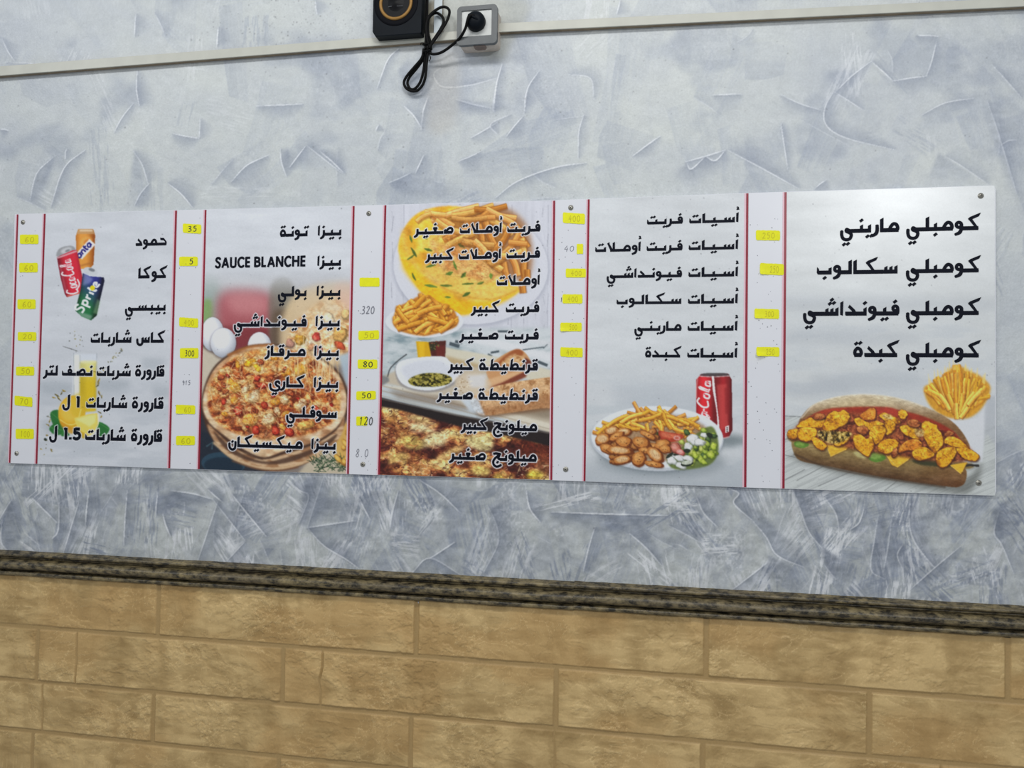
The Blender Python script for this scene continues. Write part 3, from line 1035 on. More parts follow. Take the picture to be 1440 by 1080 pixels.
# ---- black device with a gold ring
BD = 0.034
kx0, kx1 = w1(524, 30, BD)[0], w1(592.5, 30, BD)[0]
kz0 = 0.5 * (w1(530, 51.5, BD)[2] + w1(590, 46.5, BD)[2])
kz1 = kz0 + 0.150
spk = empty('loudspeaker', ((kx0 + kx1) / 2, 0, kz0), 'black box loudspeaker with gold ring standing on the white trunking', 'speaker')
ch = 0.006
shape = [(kx0 + ch, -BD, kz0), (kx1 - 0.002, -BD, kz0), (kx1, -BD, kz0 + 0.002), (kx1, -BD, kz1 - 0.004), (kx1 - 0.004, -BD, kz1), (kx0 + 0.004, -BD, kz1), (kx0, -BD, kz1 - 0.004), (kx0, -BD, kz0 + 0.010)]
M_BLK = plain('black_plastic', C(13, 18, 24), 0.5, spec=0.12, vary=0.15, scale=40)
link('housing', bevel_mesh(prism('housing', shape, BD - 0.0005), 0.0012, 2), M_BLK, spk)
rc = w1(557, 4.5, BD)
M_DK = plain('black_gloss', C(5, 6, 10), 0.4, spec=0.15, vary=0.1)
k_ = 1.0 / 1000
rp_ = abs(w1(580, 5, BD)[0] - rc[0])
link('speaker_surround', lathe_mesh('speaker_surround', [(rp_ * 1.36, -BD + 0.0005), (rp_ * 1.32, -BD - 0.0010), (rp_ * 1.2, -BD - 0.0012), (rp_ * 1.05, -BD - 0.001), (rp_ * 0.9, -BD - 0.0004)], 48, rc[0], 0, rc[2]), plain('matte_black', C(6, 7, 13), 0.6, spec=0.1, vary=0.1), spk)
gp = []
for i in range(13):
    t = 2 * math.pi * i / 12
    gp.append((rp_ * 0.93 + 0.0031 * math.cos(t), -BD - 0.0012 - 0.0024 * math.sin(t)))
V, Fc = [], []
N = 64
for r, y in gp[:-1]:
    for k in range(N):
        t = 2 * math.pi * k / N
        V.append((rc[0] + r * math.cos(t), y, rc[2] + r * math.sin(t)))
for i in range(12):
    for k in range(N):
        Fc.append((i * N + k, i * N + (k + 1) % N, ((i + 1) % 12) * N + (k + 1) % N, ((i + 1) % 12) * N + k))
me = bpy.data.meshes.new('gold_ring')
me.from_pydata(V, [], Fc)
smooth(me)
bm = bmesh.new()
bm.from_mesh(me)
bmesh.ops.recalc_face_normals(bm, faces=bm.faces)
bm.to_mesh(me)
bm.free()
o = link('gold_ring', me, plain('gold_paint', C(132, 98, 46), 0.5, 0.3, vary=0.1), spk)
o['label'] = 'gold ring'
link('speaker_cone', lathe_mesh('speaker_cone', [(rp_ * 0.86, -BD - 0.0008), (rp_ * 0.55, -BD - 0.0004), (rp_ * 0.3, -BD - 0.0022), (rp_ * 0.12, -BD - 0.0034), (0.0004, -BD - 0.0037)], 40, rc[0], 0, rc[2]), M_DK, spk)
mk = []  # two glints on the cone, painted as flat pale dashes
for (xa, ya, xb, yb) in ((546, 9.6, 551, 8.6), (558, 8.4, 566.5, 8.2)):
    A, Bq = w1(xa, ya, BD + 0.003), w1(xb, yb, BD + 0.003)
    mk.append([(A[0], -BD - 0.0031, A[2] - 0.0005), (Bq[0], -BD - 0.0031, Bq[2] - 0.0005), (Bq[0], -BD - 0.0031, Bq[2] + 0.0005), (A[0], -BD - 0.0031, A[2] + 0.0005)])
link('painted_glint', poly_mesh('painted_glint', mk), plain('glint_grey', C(86, 88, 92), 0.6, spec=0.1), spk)

# ---- looped and tied black mains lead
def zp(x, y, off):
    return w1(510 + x / 6.857, y / 6.857, off)


lead = empty('power_lead', w1(602, 70, 0.02), 'black power lead looped and tied beside the socket', 'cable')
M_CORD = plain('black_cord', C(8, 8, 9), 0.6, spec=0.15, vary=0.15, scale=80)
RAD = 0.0026
strands = [
    [(632, -260, .012), (626, -100, .012), (622, 60, .013), (618, 250, .016), (610, 400, .022), (606, 470, .026)],
    [(650, 470, .026), (625, 380, .028), (612, 260, .028), (640, 160, .026), (715, 92, .022), (785, 66, .020), (835, 100, .020), (822, 180, .022), (770, 275, .024), (690, 390, .026), (640, 460, .026)],
    [(660, 480, .022), (650, 400, .022), (628, 290, .020), (640, 175, .018), (700, 126, .016), (755, 148, .016), (782, 205, .018), (745, 290, .020), (672, 400, .024), (620, 480, .024)],
    [(590, 470, .024), (570, 560, .022), (500, 645, .018), (425, 735, .014), (398, 800, .012), (428, 858, .012), (505, 880, .012), (565, 838, .014), (602, 755, .018), (616, 620, .022), (630, 500, .024)],
    [(605, 480, .020), (590, 560, .018), (525, 655, .014), (455, 740, .010), (432, 800, .008), (460, 858, .008), (508, 852, .008), (555, 790, .010), (585, 690, .014), (598, 580, .018), (612, 480, .020)],
    [(630, 500, .024), (680, 522, .024), (760, 505, .026), (850, 445, .032), (935, 368, .042), (990, 275, .052), (1012, 195, .058), (1040, 150, .060), (1075, 150, .058)],
]
for st in strands:
    link('cord', tube_mesh('cord', [zp(*p) for p in st], RAD, 10, 7), M_CORD, lead)
for dz, tilt in ((428, 30), (500, 12)):
    pts = []
    for k in range(15):
        t = 2 * math.pi * k / 14
        c_ = zp(620, dz, 0.023)
        pts.append(c_ + np.array([0.0075 * math.cos(t), 0.0075 * math.sin(t), 0.002 * math.cos(t + tilt)]))
    link('tie', tube_mesh('tie', pts, 0.0016, 8, 2), M_CORD, lead)
link('tie_end', tube_mesh('tie_end', [zp(640, 520, .030), zp(655, 560, .032), zp(640, 590, .03)], 0.0009, 6, 4), M_CORD, lead)
link('tie_end', tube_mesh('tie_end', [zp(600, 420, .030), zp(565, 415, .032), zp(560, 432, .03)], 0.0009, 6, 4), M_CORD, lead)
plug = lathe_mesh('plug', [(0.0178, -SD + 0.010), (0.0178, -SD - 0.003), (0.0172, -SD - 0.008), (0.0150, -SD - 0.013), (0.0105, -SD - 0.017), (0.0040, -SD - 0.018)], 36, fcx, 0, fcz)
pg = link('plug', plug, M_BLK, lead)
link('grip_ridge', tube_mesh('grip_ridge', [(fcx - 0.011, -SD - 0.0135, fcz + 0.008), (fcx, -SD - 0.0195, fcz + 0.001), (fcx + 0.012, -SD - 0.012, fcz - 0.006)], 0.0022, 8, 5), M_BLK, pg)

# ================================================================== THE MENU BOARD
B0 = 0.0055                                      # front face of the panel
TOP = np.array([(20.5, 301), (289, 294.5), (542, 288), (780, 281.5), (1052, 271.2), (1400, 260.5)])
BOT = np.array([(11.5, 651.3), (283, 660.5), (490, 667), (775, 675.5), (1050, 685.8), (1401, 697.5)])


def top_y(x):
    return np.interp(x, TOP[:, 0], TOP[:, 1])


def bot_y(x):
    return np.interp(x, BOT[:, 0], BOT[:, 1])


bl = w1(11.5, 651.3, B0)
board = empty('menu_board', (0.95, 0, 0.0), 'long white printed menu board with five food columns screwed to the plaster wall', 'menu board')
corner = 5.0
out_px = [tuple(p) for p in TOP[:-1]] + [(1395, 260.7), (1399, 262.5), (1400.2, 266.5)] + [(1401, 691), (1399.5, 695.5), (1396, 697.3)] + [tuple(p) for p in BOT[:-1][::-1]]
front = px2w(out_px, B0)
M_PANEL = plain('white_panel', C(208, 210, 217), 0.28, vary=0.015, scale=12)
panel = link('panel', bevel_mesh(prism('panel', front, B0 - 0.0012), 0.0004, 1), M_PANEL, board)

M_PRINT = vcol_mat('glossy_print', 0.27, 0.5, 0.0)
WHT = C(203, 207, 214)


def sheet(xa, xb, ya, yb, step=0.85, off=B0 + 0.0004):
    """(top x range, bottom x range) of one printed column -> world grid + photo coordinates"""
    n = max(3, int((xa[1] - xa[0]) / step))
    mrow = max(3, int(400 / step))
    u = np.linspace(0, 1, n)
    v = np.linspace(0.0015, 0.9985, mrow)
    xt = xa[0] + (xa[1] - xa[0]) * u
    xb_ = ya[0] + (ya[1] - ya[0]) * u
    tp = px2w(np.stack([xt, top_y(xt)], 1), off)
    bt = px2w(np.stack([xb_, bot_y(xb_)], 1), off)
    P = tp[None] * (1 - v[:, None, None]) + bt[None] * v[:, None, None]
    return P


def print_column(name, label, xt, xb, press, regions):
    """one printed column, cut into the background and each printed picture"""
    P = sheet(xt, None, xb, None)
    nr, nc = P.shape[:2]
    V = P.reshape(-1, 3)
    q = proj(V)
    tone = np.clip(lin(press.sample(q)) * GAIN, 0, 0.93)
    idx = np.arange(nr * nc).reshape(nr, nc)
    Q = np.stack([idx[:-1, :-1], idx[1:, :-1], idx[1:, 1:], idx[:-1, 1:]], -1).reshape(-1, 4)
    cen = q[Q].mean(1)
    who = np.full(len(Q), -1)
    for i, (nm, lb, pts) in enumerate(regions):
        pts = np.asarray(pts, float)
        ins = np.zeros(len(Q), bool)
        for (xa_, ya_), (xb_, yb_) in zip(pts, np.roll(pts, -1, 0)):
            if ya_ == yb_:
                continue
            c = (ya_ > cen[:, 1]) != (yb_ > cen[:, 1])
            ins ^= c & (cen[:, 0] < xa_ + (cen[:, 1] - ya_) * (xb_ - xa_) / (yb_ - ya_))
        who[ins] = i

    def piece(nm, sel, parent):
        qq = Q[sel]
        used, inv = np.unique(qq, return_inverse=True)
        me = mesh_np(nm, V[used], inv.reshape(-1, 4))
        set_tone(me, tone[used])
        return link(nm, me, M_PRINT, parent)
    root = piece(name, who == -1, board)
    root['label'] = label
    for i, (nm, lb, pts) in enumerate(regions):
        if (who == i).any():
            o = piece(nm, who == i, root)
            o['label'] = lb
    return root


def wash(p, seed, y_dark0, y_dark1, dark):
    """faint brushed-plaster backdrop of the print"""
    n = fbm(p.X / 70, p.Y / 16, seed, 4)
    n2 = fbm(p.X / 26, p.Y / 9, seed + 9, 3)
    p.a[:] += ((n - 0.5) * 0.07 + (n2 - 0.5) * 0.03)[..., None]
    k = (sstep(y_dark0, y_dark1, p.Y) * sstep(0.35, 0.65, n))[..., None]
    p.a[:] = p.a * (1 - 0.6 * k) + dark * 0.6 * k


def specks(p, n, seed, a=0.7):
    r = random.Random(seed)
    for k in range(n):
        x, y = r.uniform(p.x0, p.x0 + p.w / p.sc), r.uniform(p.y0, p.y0 + p.h / p.sc)
        p.ell(x, y, r.uniform(0.35, 0.8), r.uniform(0.3, 0.7), C(60, 60, 66), 0, r.uniform(0.3, 1) * a, 0.2)


def grain(p, seed, amt=0.03):
    p.a[:] += ((fbm(p.X / 1.3, p.Y / 1.3, seed, 2) - 0.5) * amt)[..., None]
    np.clip(p.a, 0, 1, out=p.a)



# ================================================================== THE WRITING
# Letter skeletons: x runs leftwards from the right-hand joint, y up from the baseline, alef = 100.
BH = 27.5
NONJOIN = set('اأدرزوةX')
DOTS = {'ب': (1, -1), 'ت': (2, 1), 'ن': (1, 1), 'ي': (2, -1), 'ش': (3, 1), 'ق': (2, 1), 'ف': (1, 1), 'ز': (1, 1), 'ج': (1, -1), 'غ': (1, 1), 'ة': (2, 1)}


def arc(cx, cy, rx, ry, a0, a1, n=10):
    return [(cx + rx * math.cos(math.radians(a0 + (a1 - a0) * k / n)), cy + ry * math.sin(math.radians(a0 + (a1 - a0) * k / n))) for k in range(n + 1)]


def cm(pts, n=5):
    return [tuple(q) for q in catmull(pts, n)]


def glyph(ch, jr, jl):
    """-> advance, strokes [(pts, half width)], polys, base0 (None: no left joint), dot anchor (x, y up, y down)"""
    S, Pg = [], []
    T2 = BH / 2

    def base(a, b):
        Pg.append([(a, 0), (b, 0), (b, BH), (a, BH)])

    def stem(x, h, w=23, sl=12, y0=0):
        w = max(w, 21)
        Pg.append([(x, y0), (x, y0 + h), (x + w, y0 + h - sl), (x + w, y0)])
    lead = 12 if jr else 0
    if jr:
        base(-1, lead + 4)
    dot = (20, 84, -24)
    if ch in 'اأ':
        if jr:
            stem(lead - 4, 100)
            w = lead + 19
        else:
            Pg.append([(3, 0), (0, 100), (20, 88), (21, 6)])
            w = 22
        if ch == 'أ':
            S.append((cm([(16, 150), (5, 149), (3, 139), (14, 134)]), 4.5))
            S.append(([(16, 134), (8, 133), (-4, 126)], 4.5))
            S.append(([(18, 124), (-3, 131)], 4.0))
        return w + 2, S, Pg, None, dot
    if ch == 'ل':
        if jl:
            stem(lead, 100)
            base(lead, lead + 30)
            return lead + 30, S, Pg, True, dot
        stem(lead, 100, 20, 12, 20)
        S.append((cm([(lead + 10, 32), (lead + 12, 0), (lead + 26, -18), (lead + 46, -16), (lead + 56, 2), (lead + 57, 18)]), 9.5))
        return lead + 66, S, Pg, None, dot
    if ch == 'X':
        stem(lead, 100, 20)
        base(lead, lead + 26)
        Pg.append([(lead + 20, 0), (lead + 20, 26), (lead + 48, 78), (lead + 50, 100), (lead + 70, 84), (lead + 44, 20), (lead + 42, 0)])
        return lead + 72, S, Pg, None, dot
    if ch in 'بتني' and jl:
        stem(lead, 58, 19, 12)
        base(lead, lead + 32)
        return lead + 32, S, Pg, True, (lead + 11, 84, -24)
    if ch in 'بت':
        if not jr:
            stem(0, 50, 18, 8)
            base(0, 88)
        else:
            stem(8, 52, 18, 8)
            base(0, 96)
        e = 88 if not jr else 96
        Pg.append([(e - 6, 0), (e - 6, BH), (e - 4, 40), (e + 8, 52), (e + 10, 14), (e + 4, 2)])
        return e + 12, S, Pg, None, (e * 0.52, 72, -24)
    if ch == 'ن':
        S.append((cm([(lead + 9, 52), (lead + 9, 14), (lead + 16, -12), (lead + 38, -22), (lead + 60, -10), (lead + 68, 12), (lead + 68, 36)]), 10))
        return lead + 80, S, Pg, None, (lead + 38, 50, -24)
    if ch == 'ي':
        if jr:
            base(0, 40)
            S.append((cm([(34, 13), (52, 19), (66, 26), (68, 12), (48, 2), (36, -12), (44, -38), (66, -46), (88, -38), (98, -14), (98, 16)]), 9.5))
            return 110, S, Pg, None, (70, 80, -76)
        S.append((cm([(6, 34), (14, 50), (32, 50), (42, 36), (30, 16), (10, 6), (6, -14), (26, -28), (58, -28), (82, -16), (90, 8), (90, 30)]), 9.5))
        return 102, S, Pg, None, (50, 80, -58)
    if ch in 'سش':
        for i, h in enumerate((58, 54, 54)):
            stem(lead + 32 * i, h, 18, 12)
        if jl:
            base(lead, lead + 96)
            return lead + 96, S, Pg, True, (lead + 42, 84, -24)
        base(lead, lead + 70)
        S.append((cm([(lead + 72, 44), (lead + 72, 12), (lead + 80, -12), (lead + 100, -20), (lead + 120, -8), (lead + 126, 12), (lead + 126, 32)]), 10))
        return lead + 138, S, Pg, None, (lead + 42, 84, -24)
    if ch in 'صط':
        S.append((cm([(lead + 70, 20), (lead + 56, 40), (lead + 36, 55), (lead + 16, 52), (lead + 8, 36), (lead + 12, 18), (lead + 24, 12)]), 9.5))
        base(lead + 10, lead + 84)
        if ch == 'ط':
            Pg.append([(lead + 62, 20), (lead + 52, 108), (lead + 72, 96), (lead + 80, 20)])
        else:
            stem(lead + 72, 48, 17, 10)
        return lead + 100, S, Pg, True, dot
    if ch == 'غ':
        Pg.append([(lead + 2, 58), (lead + 10, 68), (lead + 42, 68), (lead + 50, 58), (lead + 36, 24), (lead + 36, 0), (lead + 16, 0), (lead + 16, 24)])
        base(0, lead + 56)
        return lead + 56, S, Pg, True, (lead + 26, 94, -24)
    if ch in 'فق':
        if jl or not jr:
            cx = 23
            S.append((arc(cx, 48, 15, 15, 0, 360, 16), 9))
            S.append((cm([(8, 50), (7, 30), (9, 12)]), 9))
            base(4, 44)
            if jl:
                return 44, S, Pg, True, (24, 92, -24)
        cx = lead + 22
        S.append((arc(cx, 42, 15, 15, 0, 360, 16), 9))
        base(0, lead + 96)
        e = lead + 96
        Pg.append([(e - 6, 0), (e - 6, BH), (e - 4, 38), (e + 8, 50), (e + 10, 14), (e + 4, 2)])
        return e + 12, S, Pg, None, (cx, 84, -24)
    if ch == 'و':
        cx = lead + 22
        S.append((arc(cx, 38, 16, 17, 0, 360, 18), 9.5))
        S.append((cm([(lead + 6, 36), (lead + 7, 10), (lead + 18, -14), (lead + 46, -28)]), [9.5, 10, 11, 8]))
        if jr:
            base(0, lead + 14)
        return lead + 50, S, Pg, None, dot
    if ch in 'رز':
        S.append((cm([(lead + 9, 52), (lead + 9, 12), (lead + 18, -10), (lead + 42, -25)]), [9.5, 10.5, 11, 8]))
        return lead + 40, S, Pg, None, (lead + 12, 82, -24)
    if ch == 'د':
        Pg.append([(lead - 2, 0), (lead + 66, 0), (lead + 70, 8), (lead + 70, BH), (lead + 26, BH), (lead + 28, 32), (lead + 52, 56), (lead + 42, 74), (lead + 8, 40), (lead - 2, 18)])
        return lead + 74, S, Pg, None, dot
    if ch == 'ة':
        S.append((cm([(lead + 34, 62), (lead + 14, 50), (lead + 8, 26), (lead + 14, 12)]), 9.5))
        S.append((cm([(lead + 30, 62), (lead + 46, 44), (lead + 48, 24), (lead + 42, 12)]), 9.5))
        base(lead + 6, lead + 52)
        return lead + 60, S, Pg, None, (lead + 27, 92, -24)
    if ch == 'م':
        x = lead
        S.append((cm([(x + 62, 14), (x + 50, 40), (x + 34, 56), (x + 16, 50), (x + 8, 30), (x + 10, 14)]), 10))
        base(x + 2, x + 82)
        return x + 82, S, Pg, True, dot
    if ch == 'ح':
        Pg.append([(70, 74), (30, 72), (-2, 34), (4, 22), (30, 48), (66, 52)])
        base(2, 84)
        Pg.append([(-2, 34), (14, 42), (20, 20), (6, 0), (0, 8)])
        return 84, S, Pg, True, dot
    if ch == 'ج':
        base(0, 26)
        S.append(([(88, 62), (60, 66), (34, 62), (16, 58)], [9, 10, 10, 9]))
        S.append((cm([(20, 14), (40, 22), (30, 50)]), 9.5))
        S.append((cm([(30, 52), (56, 34), (76, 14), (86, -10), (80, -36), (56, -52), (30, -46), (14, -36)]), 9.5))
        return 104, S, Pg, None, (46, 84, -12)
    if ch == 'ك':
        Pg.append([(-4, 116), (10, 112), (62, 90), (74, 80), (72, 68), (60, 68), (8, 92)])
        Pg.append([(58, 88), (76, 78), (38, 26), (36, 0), (12, 0), (10, 14)])
        base(0 if jr else 12, 92)
        return 92, S, Pg, True, dot
    raise ValueError(ch)


def shape_word(word):
    word = word.replace('لا', 'X')
    out, jr = [], False
    for i, ch in enumerate(word):
        jl = ch not in NONJOIN and i < len(word) - 1
        out.append((ch, jr, jl))
        jr = jl
    return out


def layout(word, target):
    """-> strokes and polygons of the whole word stretched (by its connecting bars) to 'target' units"""
    seq = shape_word(word)
    G = [glyph(*s) for s in seq]
    gaps = [0 if s[2] else 7 for s in seq]
    gaps[-1] = 0
    nat = sum(g[0] for g in G) + sum(gaps)
    nj = sum(1 for s in seq if s[2])
    extra = max(0.0, min((target - nat) / max(nj, 1), 46)) if nj else 0
    tot = nat + extra * nj
    k = target / tot
    S, Pg, x = [], [], 0.0
    for (ch, jr, jl), (w, s, pg, b, dot), gp in zip(seq, G, gaps):
        S += [([((x + px), py) for px, py in pts], (np.asarray(hw) * 1.14 if np.ndim(hw) else hw * 1.14)) for pts, hw in s]
        Pg += [[((x + px), py) for px, py in q] for q in pg]
        if jl:
            Pg.append([(x + w - 3, 0), (x + w + extra + 4, 0), (x + w + extra + 4, BH), (x + w - 3, BH)])
        if ch in DOTS:
            n, up = DOTS[ch]
            dx, yu, yd = dot
            y = yu if up > 0 else yd
            offs = {1: [(0, 0)], 2: [(-12.5, 2), (12.5, -2)], 3: [(-12.5, 2), (12.5, -2), (0, 24)]}[n]
            for ox, oy in offs:
                cx, cy = x + dx + ox, y + oy
                Pg.append([(cx - 16, cy + 2), (cx - 3, cy + 15), (cx + 16, cy - 1), (cx + 4, cy - 15)])
        x += w + gp + (extra if jl else 0)
    S = [([(px * k, py) for px, py in pts], hw) for pts, hw in S]
    Pg = [[(px * k, py) for px, py in q] for q in Pg]
    return S, Pg


def stroke_polys(pts, hw, grow=0.0):
    p = np.asarray(pts, float)
    h = np.asarray(hw if np.ndim(hw) else [hw] * len(p), float)
    if len(h) != len(p):
        h = np.interp(np.linspace(0, 1, len(p)), np.linspace(0, 1, len(h)), h)
    h = h + grow
    out = []
    n = len(p)
    d = p[1:] - p[:-1]
    L = np.maximum(np.hypot(d[:, 0], d[:, 1]), 1e-9)
    d = d / L[:, None]
    for i in range(n - 1):
        a, b = p[i].copy(), p[i + 1].copy()
        if i == 0:
            a -= d[i] * grow
        if i == n - 2:
            b += d[i] * grow
        nrm = np.array((-d[i][1], d[i][0]))
        out.append([a + nrm * h[i], b + nrm * h[i + 1], b - nrm * h[i + 1], a - nrm * h[i]])
        if i:
            t = np.linspace(0, 2 * math.pi, 12, endpoint=False)
            out.append([p[i] + h[i] * np.array((math.cos(q), math.sin(q))) for q in t])
    return out


def ink_polys(S, Pg, grow=0.0):
    out = []
    for pts, hw in S:
        out += stroke_polys(pts, hw, grow)
    for q in Pg:
        out.append([np.array(v, float) for v in q])
        if grow:
            c = list(q) + [q[0], q[1]]
            out += stroke_polys(c, 0.01, grow)
    return out


LAT = {
    'S': (50, [cm([(44, 82), (34, 93), (16, 92), (8, 76), (16, 60), (34, 46), (42, 28), (34, 8), (16, 6), (4, 18)])]),
    'A': (66, [[(6, 0), (33, 96)], [(33, 96), (60, 0)], [(16, 30), (50, 30)]]), 'U': (60, [[(9, 100), (9, 30)], cm([(9, 36), (12, 14), (30, 6), (48, 14), (51, 36)]), [(51, 30), (51, 100)]]),
    'C': (60, [cm([(56, 82), (42, 93), (22, 88), (9, 66), (8, 40), (20, 12), (40, 6), (56, 18)])]), 'E': (50, [[(9, 0), (9, 100)], [(9, 91), (44, 91)], [(9, 50), (42, 50)], [(9, 9), (44, 9)]]),
    'B': (56, [[(9, 0), (9, 100)], [(9, 91), (28, 91)], cm([(26, 91), (44, 82), (42, 60), (26, 53)]), [(9, 53), (28, 53)], cm([(26, 53), (46, 44), (48, 20), (28, 9)]), [(9, 9), (30, 9)]]),
    'L': (46, [[(9, 0), (9, 100)], [(9, 9), (42, 9)]]), 'N': (66, [[(9, 0), (9, 100)], [(11, 94), (55, 6)], [(57, 0), (57, 100)]]), 'H': (64, [[(9, 0), (9, 100)], [(55, 0), (55, 100)], [(9, 52), (55, 52)]]),
    ' ': (22, []), '1': (36, [[(22, 0), (22, 100)], [(22, 92), (8, 84)]]), '.': (20, [[(10, 0), (10, 20)]]),
    '5': (56, [[(48, 91), (14, 91)], [(14, 98), (12, 52)], cm([(12, 52), (30, 60), (46, 48), (47, 26), (34, 9), (18, 8), (6, 16)])]),
}


def latin(text, target):
    x, S = 0.0, []
    hw = 13.5 if text[0].isdigit() else 10.8
    for ch in text:
        w, st = LAT[ch]
        S += [([(x + px, py) for px, py in s], hw) for s in st]
        x += w + (8 if ch != ' ' else 0)
    tot = x - 8
    return [([(target - px * target / tot, py) for px, py in s], h) for s, h in S], []


dr, pz_, om_, pt_, sd_ = range(5)
LINES = [
    (dr, 345, 14.5, 0, [('حمود', 234.4, 190.6)]), (dr, 391, 15.5, 0, [('كوكا', 235, 194.4)]), (dr, 436.7, 15, 0, [('بيبسي', 233, 176)]),
    (dr, 482, 15.5, 0, [('كاس', 232, 191.7), ('شاربات', 185, 127.5)]),
    (dr, 529.6, 15.5, 5, [('قارورة', 231, 190), ('شربات', 184, 136), ('نصف', 130, 87), ('لتر', 81.4, 61.5)]),
    (dr, 575, 16, 5, [('قارورة', 229.6, 185.5), ('شاربات', 179, 121), ('1', 112.5, 106.5), ('ل', 98.6, 87.8)]),
    (dr, 621.5, 17, 5, [('قارورة', 227.8, 184), ('شاربات', 177, 119.6), ('1.5', 113.7, 88.5), ('ل', 80.4, 69.3)]),
    (pz_, 331, 15.2, 0, [('بيزا', 480, 446.7), ('تونة', 432.7, 393.7)]), (pz_, 373.7, 15.2, 0, [('بيزا', 479.5, 446), ('SAUCE BLANCHE', 430.6, 303)]),
    (pz_, 416, 15.2, 0, [('بيزا', 478.6, 445), ('بولي', 431, 391)]), (pz_, 459, 15.5, 6.5, [('بيزا', 477.7, 443.5), ('فيونداشي', 431, 329)]),
    (pz_, 501, 15.5, 6.5, [('بيزا', 476.5, 441.7), ('مرقاز', 429.6, 373)]), (pz_, 545.6, 15.8, 6.5, [('بيزا', 475.6, 441), ('كاري', 428.5, 378.5)]),
    (pz_, 588, 15.8, 6.5, [('سوفلي', 473.7, 402.5)]), (pz_, 632.5, 16, 6.5, [('بيزا', 472, 437.5), ('ميكسيكان', 425.4, 321)]),
    (om_, 325.5, 14.8, 7, [('فريت', 759.6, 713), ('أوملات', 705.6, 646.6), ('صغير', 637.4, 583)]), (om_, 362.5, 14.8, 7, [('فريت', 759, 712), ('أوملات', 704.5, 645), ('كبير', 638, 599)]),
    (om_, 400.5, 14.8, 7, [('أوملات', 759, 698.5)]), (om_, 439, 15, 7, [('فريت', 758, 711), ('كبير', 702.7, 663)]), (om_, 477.5, 15, 7, [('فريت', 757.3, 709.6), ('صغير', 700.6, 646.5)]),
    (om_, 521, 15.4, 7, [('قرنطيطة', 756, 673.7), ('كبير', 666, 630.6)]), (om_, 563, 15.4, 7, [('قرنطيطة', 756, 672.5), ('صغير', 664.7, 615)]),
    (om_, 606.5, 15.6, 7, [('ميلونج', 755, 692), ('كبير', 686, 648.7)]), (om_, 649.5, 15.8, 7, [('ميلونج', 754.4, 691), ('صغير', 682.7, 632.5)]),
    (pt_, 312.5, 14.2, 0, [('أسيات', 1038.7, 968.8), ('فريت', 960, 909.5)]), (pt_, 350.5, 14.2, 0, [('أسيات', 1038, 968), ('فريت', 959.5, 909), ('أوملات', 901, 836.7)]),
    (pt_, 388.7, 14.3, 0, [('أسيات', 1037.8, 967.7), ('فيونداشي', 958.7, 853)]), (pt_, 426.7, 14.3, 0, [('أسيات', 1037.5, 967), ('سكالوب', 958, 866.7)]),
    (pt_, 465, 14.3, 0, [('أسيات', 1037, 966.5), ('ماريني', 958, 892)]), (pt_, 503, 14.3, 0, [('أسيات', 1036.7, 966), ('كبدة', 958, 907)]),
    (sd_, 323.5, 21, 0, [('كومبلي', 1378.3, 1274), ('ماريني', 1264, 1181)]), (sd_, 383, 21, 0, [('كومبلي', 1378.6, 1273.6), ('سكالوب', 1262, 1148)]),
    (sd_, 443, 21.5, 0, [('كومبلي', 1378.7, 1273.6), ('فيونداشي', 1264, 1129)]), (sd_, 502.7, 21.5, 0, [('كومبلي', 1378.7, 1273.6), ('كبدة', 1264, 1199.4)]),
]


def line_polys(words, base_y, alef_px, grow):
    out = []
    a0 = w1(words[0][1], base_y, B0)
    unit = abs(w1(words[0][1], base_y - alef_px, B0)[2] - a0[2]) / 100.0
    for text, xr, xl in words:
        R_, L_ = w1(xr, base_y, B0), w1(xl, base_y, B0)
        tgt = (R_[0] - L_[0]) / unit
        S, Pg = layout(text, tgt) if ord(text[0]) > 0x600 else latin(text, tgt)
        for q in ink_polys(S, Pg, grow):
            out.append(np.array([(R_[0] - v[0] * unit, -(B0 + 0.0009), a0[2] + v[1] * unit) for v in q]))
    return out


def print_halos(press, column):
    """white outline printed round the words that stand on photographs"""
    for c_, by, al, halo, words in LINES:
        if c_ == column and halo:
            for q in line_polys(words, by, al, halo):
                press.fill(proj(q), C(210, 212, 218), 0.97, 0.1)


# ------------------------------------------------ column of drinks
r = random.Random(21)
p = Press(40, 285, 255, 670, 2, WHT - 0.012)
wash(p, 3, 500, 560, C(176, 182, 190))
for y, x0, x1 in ((545, 58, 101), (541, 138, 182), (552, 215, 240), (600, 60, 80), (512, 200, 232)):
    p.fill([(x0, y - 8), (x1, y - 5), (x1 - 6, y + 7), (x0 + 4, y + 8)], C(160, 168, 176), 0.55, 4, 4)
# orange can
fan = [(106.5, 332), (110, 322.5), (131, 322.5), (134, 331), (131.5, 372), (126, 378.5), (112, 378), (108, 372)]
p.fill(fan, lambda X, Y: C(150, 78, 20) + (C(222, 150, 62) - C(150, 78, 20)) * np.clip(1.15 - np.abs((X - 117) / 13) ** 1.5, 0, 1)[..., None], 1, 0.4)
p.fill([(110, 322), (131, 322), (133, 329), (108, 329)], C(190, 150, 105), 0.85, 0.7)
p.fill([(112, 323), (130, 323), (130, 325.5), (112, 325.5)], C(225, 205, 175), 0.8, 0.5)
p.ell(121, 340, 9, 6, C(238, 178, 92), -0.5, 0.7, 1.5)
p.ell(122, 340, 5, 3.4, C(190, 110, 40), -0.5, 0.7, 1)
p.line([(112, 374), (128, 370)], 2.5, C(150, 90, 40), 0.6, 1)
p.line([(111, 361), (130, 340)], 11.5, C(238, 236, 240), 0.9, 0.5)


